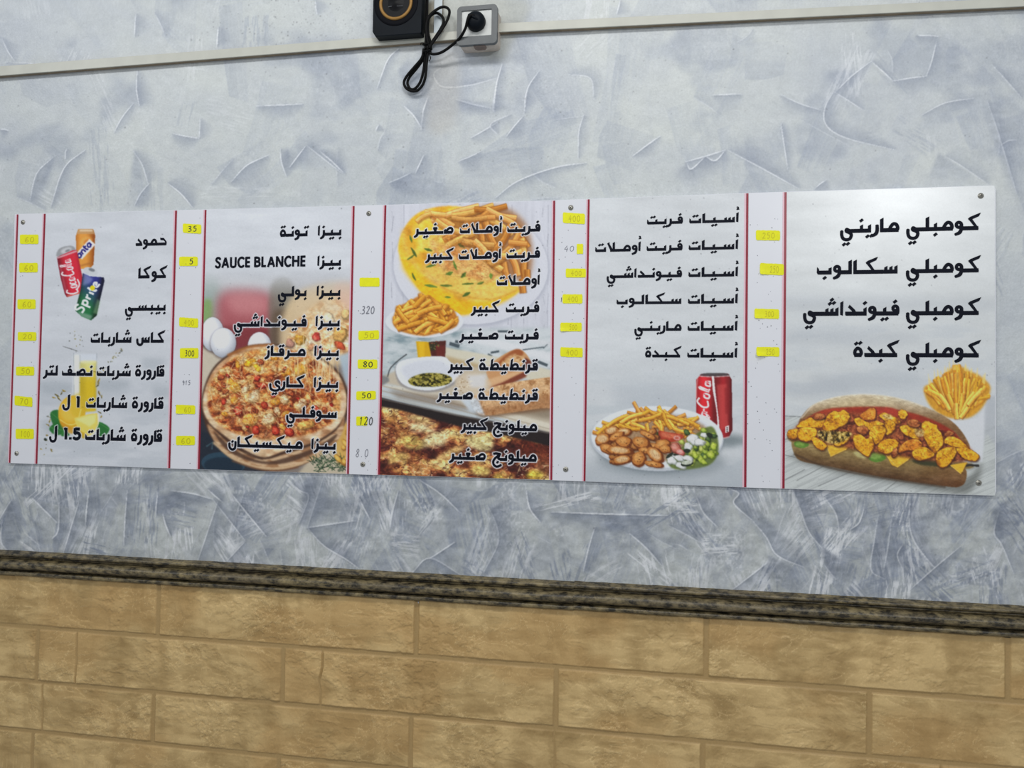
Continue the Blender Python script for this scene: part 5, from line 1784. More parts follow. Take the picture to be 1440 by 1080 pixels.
# table scene
m_ = p.full([(525, 466), (790, 462), (790, 620), (525, 580)], 3) * (1 - p.full(ell_pts(597, 452, 55, 23), 0.5))
p.a[:] = p.a * (1 - m_[..., None]) + C(186, 194, 198) * m_[..., None]
mb = m_ * (p.Y < 530)
p.mottle(mb, [C(120, 140, 148), C(176, 186, 190), C(200, 206, 210), C(206, 212, 216)], 30, 12, 43, 4, 0.85, 1.2)
p.fill([(655, 466), (790, 500), (790, 512), (660, 480)], C(214, 216, 220), 0.9, 1.5)
p.fill([(690, 463), (790, 484), (790, 492), (700, 470)], C(206, 208, 212), 0.8, 1.5)
for a_, b_, c_ in (((632, 483), (646, 487), 5), ((640, 480), (650, 482), 4), ((690, 496), (702, 494), 3), ((686, 498), (692, 501), 2.5), ((735, 492), (765, 488), 1.5), ((755, 508), (770, 514), 4), ((764, 490), (770, 484), 1.2), ((700, 466), (720, 466), 3)):
    p.line([a_, b_], c_, C(52, 64, 72), 0.85, 0.7)
p.fill([(625, 488), (690, 500), (790, 524), (790, 545), (690, 520), (625, 508)], C(206, 200, 180), 0.95, 1.2)
p.fill([(625, 500), (680, 514), (700, 530), (640, 520)], C(176, 150, 106), 0.8, 2)
p.fill([(525, 535), (600, 552), (790, 615), (790, 560), (690, 520), (640, 512), (560, 520)], C(190, 178, 158), 0.95, 1.5)
p.fill([(525, 540), (575, 552), (660, 575), (760, 602), (790, 612), (790, 600), (680, 570), (600, 548)], C(212, 206, 190), 0.9, 1)
for k in range(7):
    y = 548 + k * 7
    p.line([(535, y - 6), (640, y + 20), (775, y + 56)], r.uniform(0.8, 1.8), C(150, 136, 116), 0.55, 0.5)
p.fill([(545, 548), (620, 556), (690, 580), (640, 575), (560, 560)], C(120, 100, 82), 0.6, 3)
p.fill([(695, 560), (775, 575), (775, 590), (720, 580)], C(112, 96, 78), 0.6, 3)
# mustard cup and dark jar
p.fill([(585, 480), (606, 481), (606, 504), (588, 505)], C(206, 160, 20), 1, 0.5)
p.fill([(588, 481), (597, 481), (597, 503), (590, 503)], C(226, 182, 34), 0.8, 1)
p.fill([(603, 481), (627, 479), (626, 503), (607, 504)], C(78, 34, 28), 1, 0.5)
p.fill([(603, 482), (616, 480), (612, 492), (606, 494)], C(44, 50, 30), 0.8, 1)
p.fill([(613, 486), (626, 486), (625, 502), (614, 502)], C(110, 40, 34), 0.7, 1)
for k in range(16):
    p.ell(r.uniform(606, 626), r.uniform(480, 492), 1, 0.8, r.choice((C(40, 50, 28), C(120, 120, 60), C(150, 60, 50))), 0, 0.8, 0.3)
# fork
p.line([(572, 498), (560, 507), (549, 518), (545, 530)], 1.8, C(70, 74, 78), 0.9, 0.4, 5)
p.fill([(530, 526), (546, 530), (548, 536), (538, 542), (528, 540)], C(120, 122, 124), 0.9, 1)
# bowl of herbs
p.fill([(556, 516), (572, 506), (620, 502), (634, 510), (648, 524), (646, 534), (630, 546), (604, 552), (576, 548), (560, 538)], C(150, 146, 144), 1, 1.2, 4)
p.fill([(557, 515), (572, 505), (620, 501), (633, 509), (647, 523), (644, 531), (628, 543), (604, 549), (576, 545), (561, 534)], C(216, 219, 226), 1, 0.5, 4)
p.fill([(566, 516), (612, 506), (640, 524), (630, 534), (604, 540), (578, 538)], C(196, 200, 210), 0.6, 2, 4)
hb = [(574, 536), (580, 530), (596, 525), (618, 525), (634, 530), (634, 538), (620, 543), (598, 544), (580, 542)]
p.mottle(p.full(hb, 0.7, 4), [C(40, 38, 14), C(96, 88, 30), C(140, 130, 52), C(170, 158, 80)], 3.2, 2.4, 47, 3, 1, 0, 1.5)
p.line([(590, 540), (604, 528)], 2.5, C(46, 42, 18), 0.6, 0.8)
# breads
bread = [(690, 538), (684, 520), (700, 504), (722, 492), (736, 494), (746, 508), (744, 522), (730, 532), (700, 545)]
p.fill(bread, C(196, 146, 100), 1, 0.6, 4)
p.fill([(694, 518), (708, 502), (726, 491), (736, 496), (728, 508), (704, 520)], C(150, 78, 40), 0.9, 1, 4)
p.mottle(p.full([(704, 512), (724, 498), (744, 508), (742, 518), (720, 522)], 1.5, 4), [C(150, 92, 48), C(206, 166, 116), C(226, 196, 150)], 4, 3, 51, 3, 0.9)
p.fill([(738, 502), (747, 508), (746, 522), (738, 518)], C(96, 40, 30), 0.9, 0.8)
p.fill([(686, 542), (706, 536), (742, 520), (740, 530), (700, 548), (688, 548)], C(120, 56, 38), 0.95, 0.8)
p.fill([(682, 535), (712, 526), (745, 518), (706, 538), (688, 545)], C(214, 172, 128), 0.9, 0.8)
bag = [(662, 562), (680, 548), (720, 538), (775, 530), (790, 530), (790, 570), (760, 574), (720, 580), (684, 584), (668, 578)]
p.fill([(x, y + 3) for x, y in bag], C(80, 62, 48), 0.6, 2, 4)
m_b = p.full(bag, 0.6, 4)
p.mottle(m_b, [C(160, 112, 70), C(196, 152, 106), C(214, 174, 130), C(206, 164, 118)], 5, 7, 57, 4, 1, 0.8, 1.1)
p.fill([(672, 575), (720, 568), (790, 552), (790, 572), (720, 581), (684, 585)], C(146, 94, 56), 0.6, 3, 4)
p.fill([(640, 532), (664, 524), (684, 530), (690, 548), (672, 556), (648, 550)], C(206, 190, 166), 0.85, 2, 4)
p.fill([(656, 528), (684, 526), (682, 545), (662, 545)], C(210, 214, 222), 0.7, 2)
p.fill([(645, 558), (672, 560), (682, 584), (660, 578)], C(196, 206, 216), 0.9, 1.5)
for k in range(40):
    p.ell(r.gauss(650, 8), r.gauss(542, 5), r.uniform(0.6, 1.6), r.uniform(0.5, 1), r.choice((C(236, 226, 206), C(150, 120, 84))), 0, 0.7, 0.4)
for k in range(90):
    t_ = r.random()
    p.ell(676 + 100 * t_, 556 - 14 * t_ + r.uniform(-12, 12), 1.2, 0.6, C(226, 192, 150), 0.5, 0.45, 0.3, clip=m_b)
# black tray edge and gratin
p.fill([(525, 560), (600, 578), (700, 596), (790, 604), (790, 622), (700, 604), (600, 588), (525, 572)], C(210, 204, 188), 0.0, 1)
p.fill([(525, 556), (560, 565), (640, 583), (720, 597), (790, 612), (790, 640), (720, 620), (640, 604), (525, 576)], C(34, 26, 26), 1, 0.8)
p.line([(535, 561), (640, 584), (790, 613)], 0.9, C(150, 140, 128), 0.6, 0.5)
gr = [(525, 570), (560, 576), (640, 598), (700, 610), (790, 632), (790, 690), (525, 690)]
m_g = p.full(gr, 1.2)
p.mottle(m_g, [C(64, 26, 22), C(118, 58, 36), C(172, 108, 60), C(208, 164, 96), C(226, 198, 134)], 27, 18, 67, 5, 1, 1.6, 1.5)
rv = np.abs(fbm(p.X / 16 + p.Y / 30, p.Y / 8 - p.X / 40, 69, 4) - 0.5)
m_r = m_g * sstep(0.05, 0.0, rv) * sstep(0.4, 0.6, fbm(p.X / 40, p.Y / 30, 90, 3))
p.a[:] = p.a * (1 - 0.7 * m_r[..., None]) + C(226, 196, 150) * 0.7 * m_r[..., None]
m_r = m_g * sstep(0.045, 0.0, np.abs(fbm(p.X / 14 + p.Y / 22, p.Y / 9, 169, 4) - 0.48))
p.a[:] = p.a * (1 - 0.75 * m_r[..., None]) + C(56, 16, 16) * 0.75 * m_r[..., None]
p.fill([(740, 618), (790, 632), (790, 672), (752, 660), (730, 640)], C(96, 38, 24), 0.8, 4, 4, clip=m_g)
for x, y, rx, ry, ro, c_ in ((592, 602, 18, 6, 0.15, C(222, 206, 156)), (612, 618, 22, 10, -0.4, C(222, 204, 150)), (676, 622, 20, 12, 0.1, C(228, 214, 150)), (580, 622, 16, 10, 0.3, C(206, 178, 96)), (592, 590, 24, 5, 0.25, C(196, 166, 110)), (676, 662, 14, 7, 0, C(226, 198, 110)), (702, 672, 8, 6, 0.2, C(222, 190, 90)), (752, 668, 12, 6, 0.1, C(214, 190, 70)), (560, 644, 18, 6, -0.3, C(206, 172, 100)), (630, 640, 30, 5, -0.5, C(212, 176, 112)), (550, 590, 8, 5, 0, C(190, 132, 70))):
    p.ell(x, y, rx, ry, c_, ro, 0.85, 2.5, 0.25, r, m_g)
    p.ell(x - 2, y - 2, rx * 0.5, ry * 0.5, np.minimum(c_ * 1.08, 1), ro, 0.7, 2, 0.2, r, m_g)
p.texture(m_g, 0.4, 7, 4, 321, 4)
p.texture(m_g, 0.35, 2.5, 2, 323)
for k in range(140):
    x, y = r.uniform(535, 775), r.uniform(575, 675)
    a = r.gauss(-0.4, 0.5)
    L = r.uniform(4, 14)
    p.line([(x, y), (x + math.cos(a) * L / 2 + r.uniform(-2, 2), y + math.sin(a) * L / 2 + r.uniform(-2, 2)), (x + math.cos(a) * L, y + math.sin(a) * L)], [0.4, r.uniform(0.8, 2), 0.4], r.choice((C(60, 18, 18), C(60, 18, 18), C(226, 196, 150), C(186, 110, 60))), 0.7, 0.4, 4, m_g)
p.texture(m_om, 0.12, 4, 3, 325)
p.texture(m_f, 0.2, 2.2, 1.8, 327)
p.texture(m_b, 0.15, 2.5, 2, 329)
p.texture(p.full(pile, 1, 4), 0.12, 2.5, 2.5, 331)
specks(p, 50, 15, 0.6)
print_halos(p, 2)
grain(p, 3, 0.035)
OMEL = p
REG_OMEL = [('omelette_picture', 'picture of a folded omelette with chips on a big white plate', ell_pts(662, 374, 109, 82, 0.05)),
            ('chips_picture', 'picture of golden chips heaped on a small white plate', list(ell_pts(597, 452, 55, 23)[:21]) + [(555, 432), (576, 421), (590, 413), (606, 417), (622, 428), (640, 434)]),
            ('mustard_cup_picture', 'picture of a yellow cup beside a dark red jar', [(585, 480), (627, 479), (626, 503), (588, 505)]),
            ('herb_bowl_picture', 'picture of dried herbs in a white bowl', catmull([(556, 516), (572, 505), (620, 501), (634, 510), (648, 524), (646, 534), (630, 546), (604, 552), (576, 548), (560, 538)], 4, True)),
            ('bread_picture', 'picture of a crusty bread piece', catmull(bread, 4, True)),
            ('wrapped_sandwich_picture', 'picture of a long sandwich in paper', catmull(bag, 4, True)),
            ('gratin_picture', 'picture of browned cheese gratin', gr)]

# ------------------------------------------------ column of plates
r = random.Random(77)
p = Press(812, 262, 1062, 700, 2, C(201, 205, 209))
wash(p, 23, 470, 600, C(176, 184, 190))
p.fill([(860, 545), (990, 540), (1000, 575), (900, 580)], C(176, 182, 190), 0.5, 8, 4)
fl = sstep(628, 668, p.Y)[..., None] * 0.55
p.a[:] = p.a * (1 - fl) + C(158, 166, 174) * fl
p.ell(930, 648, 90, 22, C(120, 130, 136), 0.02, 0.55, 6)
p.ell(1030, 618, 24, 7, C(104, 116, 120), 0.1, 0.7, 4)
p.ell(1010, 622, 26, 8, C(110, 120, 126), 0.1, 0.5, 4)
# cola can
can = [(979, 534), (986, 526), (1024, 525.5), (1029, 534), (1030, 605), (1025, 615), (1010, 618), (990, 612), (979, 600)]


def can_col(X, Y):
    t = (X - 979) / 50.5
    k = 0.62 + 0.5 * np.exp(-((t - 0.22) / 0.2) ** 2) + 0.22 * np.exp(-((t - 0.75) / 0.1) ** 2) - 0.12 * np.exp(-((t - 0.5) / 0.06) ** 2)
    k = k - 0.25 * np.clip((t - 0.9) * 8, 0, 1)
    return np.clip(C(196, 36, 44) * k[..., None], 0, 1)


p.fill(can, can_col, 1, 0.4)
p.fill([(1008, 541), (1022, 540), (1024, 600), (1012, 606)], C(206, 84, 78), 0.55, 1.2)
p.fill([(1019, 545), (1026, 545), (1026, 582), (1020, 582)], C(132, 26, 30), 0.6, 1.2)
p.fill([(984, 527.5), (992, 524.8), (1018, 524.6), (1026, 527.5), (1018, 529), (992, 529.4)], C(70, 66, 68), 0.95, 0.5, 3)
p.line([(983, 529), (1004, 530), (1027, 528.5)], 1.2, C(206, 190, 190), 0.8, 0.4, 3)
p.line([(1002.5, 529), (1004, 548), (1008, 575), (1010, 596), (1008, 606)], [3, 3.5, 1.6, 2.4, 7], C(234, 232, 234), 0.95, 0.4, 4)
p.line([(981, 532), (979.5, 545), (979, 560)], 1.6, C(226, 170, 168), 0.7, 0.6, 3)
script(p, L_COCA[2:], (991, 618), (1.5, -13.2), (-11.5, -2.2), 2.4, C(238, 236, 238))
p.line([(1008, 520), (1008, 520.4)], 0.1, WHT, 0.0)
p.line([(999, 588), (995, 584), (997, 595), (993, 602)], [0.6, 3, 2, 0.5], C(236, 234, 236), 0.9, 0.4, 4)
p.fill([(1020, 600), (1025, 598), (1025, 607), (1020, 609)], C(230, 226, 226), 0.95, 0.4)
for y in (601.5, 604, 606.5):
    p.ell(1022.6, y, 1.1, 0.8, C(30, 20, 22), 0, 1, 0.2)
p.line([(1015, 617), (1026, 614)], 1.5, C(214, 206, 206), 0.8, 0.5)
# plate
p.ell(924, 620, 93, 44, C(96, 106, 114), 0.02, 0.6, 3)
p.ell(924, 617.5, 93.5, 45, C(186, 192, 200), 0.02, 1, 0.5)
p.ell(924, 614.5, 92.5, 43.5, C(216, 220, 226), 0.02, 1, 0.5)
p.ell(924, 614, 80, 35, C(186, 188, 192), 0.02, 0.6, 2)
p.ell(924, 615, 77, 33, C(150, 110, 70), 0.02, 0.8, 2)
# chips
for k in range(60):
    t_ = r.random()
    x = 850 + 130 * t_ + r.uniform(-8, 8)
    y = 612 - 34 * math.sin(math.pi * np.clip(t_ * 0.9 + 0.05, 0, 1)) + r.uniform(-3, 16)
    p.fry(x, y, r.uniform(18, 34), r.choice((-0.5, -0.3, -0.6, 0.4, 0.3, 0.6, 0.9)) + r.uniform(-0.15, 0.15), r.uniform(3.6, 5), r, r.choice((C(224, 166, 66), C(232, 180, 66), C(214, 152, 72))), bend=0.12)
for x, y, L, a in ((852, 602, 30, -0.6), (868, 592, 34, -0.5), (888, 588, 34, -0.4), (915, 586, 34, -0.3), (946, 598, 36, 0.9), (964, 594, 40, 0.3), (950, 590, 40, 0.35), (926, 602, 22, 1.0), (930, 604, 16, 1.6), (958, 604, 30, 0.25), (900, 600, 26, 0.4), (912, 606, 22, 1.3), (938, 592, 26, 1.1), (885, 600, 30, 0.2)):
    p.fry(x, y, L, a, 4.8, r, C(234, 176, 70), bend=0.1)
# salad
p.fill([(966, 622), (985, 606), (1002, 600), (1010, 620), (1008, 642), (992, 656), (950, 660), (938, 646), (955, 632)], C(96, 112, 52), 0.95, 1.2, 4)
for k in range(80):
    x, y = r.gauss(985, 15), r.gauss(630, 13)
    if x > 1007 or x < 942 or y < 598 or y > 653 - max(0, x - 985) * 0.7:
        continue
    p.lump(x, y, r.uniform(3, 6), r.uniform(2, 4), r.uniform(0, 3), *r.choice(((C(150, 170, 60), C(200, 208, 110), C(84, 106, 30)), (C(176, 186, 84), C(214, 218, 140), C(110, 126, 44)), (C(64, 90, 44), C(110, 136, 80), C(30, 46, 24)))), r, 0.3)
for x, y, rx, ry in ((975, 618, 9, 7), (984, 622, 8, 5), (968, 628, 6, 5), (955, 643, 10, 5), (945, 648, 8, 5), (968, 645, 8, 4), (940, 636, 6, 4), (958, 655, 8, 4), (990, 612, 5, 3)):
    p.lump(x, y, rx, ry, r.uniform(-0.5, 0.5), C(212, 214, 214), C(236, 236, 236), C(150, 156, 150), r, 0.3)
for x, y, rx, ry, ro in ((942, 640, 7, 2.2, -0.7), (953, 638, 7, 2, -0.3), (966, 652, 9, 4, -0.1), (966, 634, 5, 3, 0), (998, 612, 5, 3, 0.5)):
    p.ell(x, y, rx, ry, C(30, 40, 30), ro, 0.95, 0.4, 0.1, r)
p.ell(966, 650.5, 7.5, 2.8, C(200, 206, 190), -0.1, 0.95, 0.4)
for x, y, rx, ry in ((1000, 640, 6, 5), (985, 645, 7, 4), (978, 640, 6, 4), (1004, 628, 5, 5), (990, 650, 5, 3)):
    p.lump(x, y, rx, ry, r.uniform(0, 3), C(166, 184, 62), C(210, 216, 110), C(100, 122, 36), r, 0.35)
# tomatoes
p.fill([(926, 606), (940, 608), (960, 611), (958, 618), (942, 622), (928, 618)], C(168, 62, 40), 1, 0.5, 4)
p.fill([(930, 608), (944, 610), (958, 613), (944, 616), (932, 614)], C(210, 116, 84), 0.8, 0.8, 4)
p.ell(952, 616, 5, 3.2, C(216, 168, 160), 0.1, 0.9, 0.5)
p.ell(952, 616, 3, 1.8, C(184, 84, 66), 0.1, 0.9, 0.5)
p.lump(950, 630, 9, 7, 0.6, C(190, 108, 90), C(220, 160, 146), C(130, 56, 44), r, 0.2)
p.lump(957, 636, 6, 4, 0.3, C(216, 140, 130), C(236, 196, 190), C(160, 70, 64), r, 0.2)
p.lump(919, 611, 8, 5, 0.3, C(98, 112, 44), C(150, 160, 80), C(50, 60, 26), r, 0.3)
# browned chicken
ck = [(861, 606, 11, 6, -0.3, 1), (878, 608, 11, 6, -0.1, 1), (848, 618, 12, 8, -0.2, 1), (868, 614, 12, 5, -0.5, 0), (878, 622, 12, 8, 0.1, 0), (902, 623, 12, 9, 0.2, 0), (856, 632, 13, 7, 0.3, 0), (872, 634, 20, 6, 0.1, 1), (908, 634, 10, 5, 0.1, 0), (932, 626, 12, 7, -0.4, 0), (876, 647, 14, 6, -0.1, 1), (899, 646, 11, 10, -0.6, 0), (922, 640, 14, 9, 0.7, 1), (920, 653, 14, 4.5, 0.2, 0), (912, 612, 14, 4, 0.5, 0), (936, 632, 9, 6, 0.2, 0)]
for k in range(26):
    x, y = r.uniform(846, 938), r.uniform(606, 655)
    if ((x - 905) / 64) ** 2 + ((y - 628) / 29) ** 2 < 1:
        p.lump(x, y, r.uniform(7, 12), r.uniform(4, 6.5), r.uniform(-0.6, 0.6), C(176, 110, 52), C(212, 156, 90), C(96, 46, 20), r, 0.2, None, 4)
for x, y, rx, ry, ro, cut in ck:
    p.lump(x, y, rx, ry, ro, C(190, 122, 58), C(222, 166, 96), C(110, 54, 22), r, 0.16, None, 7)
    if cut:
        p.ell(x - 1, y - 1, rx * 0.62, ry * 0.62, C(222, 190, 146), ro, 0.85, 0.8, 0.15, r)
        for k in range(4):
            p.line([(x - rx * 0.4 + k * 3, y - 2), (x - rx * 0.3 + k * 3, y + 2)], 0.6, C(160, 112, 66), 0.6, 0.3)
pm_ = p.full([(845, 612), (862, 594), (900, 582), (940, 582), (972, 592), (1000, 604), (1006, 628), (992, 648), (950, 656), (900, 658), (860, 646), (845, 630)], 2, 4)
p.texture(pm_, 0.16, 2.6, 2.2, 311)
p.texture(pm_, 0.07, 1.3, 1.2, 313)
specks(p, 70, 25)
grain(p, 4, 0.035)
PLATE = p
REG_PLATE = [('cola_can_picture', 'picture of an upright red cola can with white script', can),
             ('platter_picture', 'picture of a white plate of chips, browned chicken and salad', ell_pts(924, 615, 94, 47, 0.02)),
             ]
REG_PLATE[1] = (REG_PLATE[1][0], REG_PLATE[1][1], list(ell_pts(924, 617, 94, 46, 0.02)[:21]) + [(842, 598), (862, 584), (890, 577), (930, 575), (960, 582), (985, 595), (1006, 598)])

# ------------------------------------------------ column of long sandwiches
r = random.Random(99)
p = Press(1092, 252, 1410, 706, 2, C(202, 206, 208))
wash(p, 33, 380, 470, C(184, 190, 196))
for y, x0, x1 in ((535, 1150, 1290), (548, 1104, 1200), (428, 1105, 1400), (475, 1110, 1290)):
    p.fill([(x0, y - 9), (x1, y - 6), (x1 - 20, y + 8), (x0 + 10, y + 10)], C(166, 172, 180), 0.45, 7, 4)
fl = p.full([(1092, 586), (1120, 585), (1300, 590), (1410, 600), (1410, 710), (1092, 710)], 1.5)
p.a[:] = p.a * (1 - fl[..., None]) + C(192, 197, 196) * fl[..., None]
gw = sstep(0.52, 0.66, fbm((p.X - p.Y * 0.5) / 60, (p.Y + p.X * 0.45) / 1.9, 12, 4))
p.a[:] = p.a * (1 - 0.24 * (gw * fl)[..., None]) + C(120, 124, 126) * 0.24 * (gw * fl)[..., None]
for a_, b_ in (((1103, 585), (1126, 586)), ((1104, 618), (1122, 612)), ((1104, 640), (1140, 648)), ((1120, 676), (1165, 652)), ((1150, 684), (1200, 662)), ((1244, 690), (1262, 676)), ((1104, 675), (1132, 660))):
    p.line([a_, b_], 0.9, C(96, 98, 100), 0.75, 0.3)
# paper cone and chips
p.fill([(1302, 553), (1320, 575), (1345, 592), (1375, 588), (1390, 560), (1384, 620), (1381, 650), (1350, 640), (1330, 600)], C(208, 211, 216), 0.95, 0.8)
p.fill([(1385, 560), (1400, 556), (1400, 626), (1388, 610), (1384, 620)], C(172, 177, 184), 0.7, 1.5)
p.line([(1103, 252), (1103, 252.5)], 0.1, WHT, 0.01)
cone = [(1299, 546), (1305, 566), (1318, 580), (1333, 587), (1350, 589), (1366, 586), (1382, 572), (1393, 546), (1380, 530), (1364, 522), (1344, 514), (1324, 530), (1308, 540)]
p.fill(cone, C(206, 144, 30), 0.95, 1.5, 4)
for k in range(90):
    t_ = r.uniform(-1, 1)
    x1_, y1_ = 1346 + 46 * t_, 524 + 26 * t_ * t_ - 8 * (abs(t_ + 0.05) < 0.12) + r.uniform(-4, 12)
    x0_, y0_ = 1346 + 24 * t_ + r.uniform(-4, 4), 572 + r.uniform(-8, 10) - 10 * t_ * t_
    L = math.hypot(x1_ - x0_, y1_ - y0_)
    p.fry((x0_ + x1_) / 2, (y0_ + y1_) / 2, L, math.atan2(y0_ - y1_, x0_ - x1_), r.uniform(3.5, 5.5), r, r.choice((C(226, 164, 40), C(236, 182, 60), C(214, 146, 34), C(238, 196, 90))), bend=0.05, edge=0.22)
for x, y, L, a, w_ in ((1338, 568, 30, 1.2, 6.5), (1352, 570, 34, 1.7, 6.5), (1362, 566, 34, 2.1, 6), (1328, 566, 26, 1.0, 6), (1345, 578, 22, 1.5, 6), (1356, 580, 18, 2.2, 6), (1370, 560, 26, 2.3, 6)):
    p.fry(x, y, L, a, w_, r, C(238, 182, 70))
for k in range(24):
    t_ = r.uniform(-1, 1)
    x = 1346 + 42 * t_
    y = 524 + 24 * t_ * t_ - 4
    p.line([(x, y), (x + 1.5 * t_, y - r.uniform(6, 16))], [2.5, 1.5, 0.4], C(238, 206, 110), 0.6, 0.6)
for x, y in ((1356, 528), (1375, 540)):
    p.line([(x, y - 3), (x, y + 4)], 1, C(90, 60, 20), 0.8, 0.4)
# sandwich shadow and bun
p.fill([(1114, 640), (1160, 660), (1240, 676), (1330, 692), (1366, 690), (1380, 650), (1330, 680)], C(76, 78, 74), 0.6, 4, 4)
topb = [(1123, 596), (1127, 586), (1142, 570), (1168, 560), (1200, 555), (1240, 556), (1276, 563), (1310, 576), (1338, 592), (1356, 612), (1364, 632), (1350, 640), (1140, 612), (1126, 606)]


def crust(X, Y):
    k = np.clip((Y - 552 - np.abs(X - 1215) * 0.16) / 26, 0, 1)[..., None]
    n = fbm(X / 9, Y / 6, 5, 3)[..., None]
    c_ = C(216, 204, 176) * (1 - k) + C(122, 86, 50) * k
    e = np.clip((np.abs(X - 1225) - 70) / 70, 0, 1)[..., None]
    c_ = c_ * (1 - 0.6 * e) + C(128, 94, 60) * 0.6 * e
    return c_ + (n - 0.5) * 0.10


p.fill(topb, crust, 1, 0.6, 5)
p.fill([(1160, 568), (1200, 560), (1260, 564), (1240, 572), (1190, 574)], C(214, 198, 158), 0.6, 3, 4)
p.line([(1127, 588), (1150, 566), (1200, 555), (1250, 557), (1300, 572)], 1.4, C(220, 214, 200), 0.7, 0.7, 5)
p.fill([(1134, 590), (1160, 576), (1210, 572), (1250, 574), (1300, 586), (1340, 606), (1352, 626), (1330, 620), (1280, 600), (1210, 590), (1150, 596)], C(150, 44, 24), 1, 1.2, 4)
p.fill([(1140, 588), (1165, 576), (1190, 576), (1180, 584)], C(184, 66, 38), 0.8, 1.5, 4)
p.fill([(1232, 573), (1256, 574), (1262, 584), (1236, 582)], C(176, 56, 40), 0.8, 1.2, 4)
botb = [(1113, 622), (1118, 616), (1160, 622), (1230, 640), (1300, 652), (1340, 656), (1358, 660), (1358, 676), (1350, 684), (1330, 684), (1240, 671), (1160, 655), (1126, 648), (1116, 636)]


def crust2(X, Y):
    k = np.clip((Y - 622 - (X - 1113) * 0.155) / 28, 0, 1)[..., None]
    n = fbm(X / 14, Y / 7, 15, 3)[..., None]
    c_ = C(150, 128, 80) * (1 - k) + C(84, 56, 32) * k
    e = sstep(1260, 1350, X)[..., None]
    return c_ * (1 - 0.5 * e) + C(116, 72, 42) * 0.5 * e + (n - 0.5) * 0.12


p.fill(botb, crust2, 1, 0.6, 4)
p.line([(1116, 638), (1160, 656), (1240, 672), (1330, 685)], 2.4, C(56, 38, 24), 0.7, 1.2, 4)
p.fill([(1108, 612), (1130, 610), (1230, 628), (1300, 640), (1366, 652), (1356, 660), (1290, 652), (1220, 640), (1150, 626), (1114, 622)], C(120, 96, 50), 0.9, 1.2, 4)
p.fill([(1284, 646), (1330, 648), (1336, 656), (1296, 654)], C(50, 52, 30), 0.9, 1.2, 4)
p.line([(1350, 656), (1364, 654), (1377, 655)], [4, 3, 3.4], C(40, 38, 36), 0.95, 0.4)
for pts in ([(1117, 622), (1126, 620), (1138, 625), (1130, 630), (1119, 628)], [(1224, 638), (1236, 634), (1246, 644), (1234, 650), (1222, 646)]):
    p.fill(pts, C(84, 124, 42), 1, 0.7, 4)
    p.fill([(x * 0.6 + 0.4 * pts[0][0] + 2, y * 0.6 + 0.4 * pts[0][1] + 1) for x, y in pts], C(140, 170, 80), 0.7, 1, 4)
p.fill([(1200, 636), (1218, 634), (1226, 642), (1210, 644)], C(196, 190, 130), 0.8, 1, 4)
for pts in ([(1162, 626), (1196, 625), (1190, 632), (1168, 642)], [(1246, 640), (1285, 638), (1278, 646), (1262, 657), (1254, 654)], [(1336, 654), (1360, 650), (1354, 662), (1351, 666)]):
    p.fill([(x + 0.6, y + 1.2) for x, y in pts], C(110, 70, 24), 0.7, 0.7)
    p.fill(pts, C(226, 178, 50), 1, 0.4)
    p.line([pts[0], pts[3], pts[2] if len(pts) > 3 else pts[0]], 0.9, C(244, 212, 110), 0.8, 0.3)
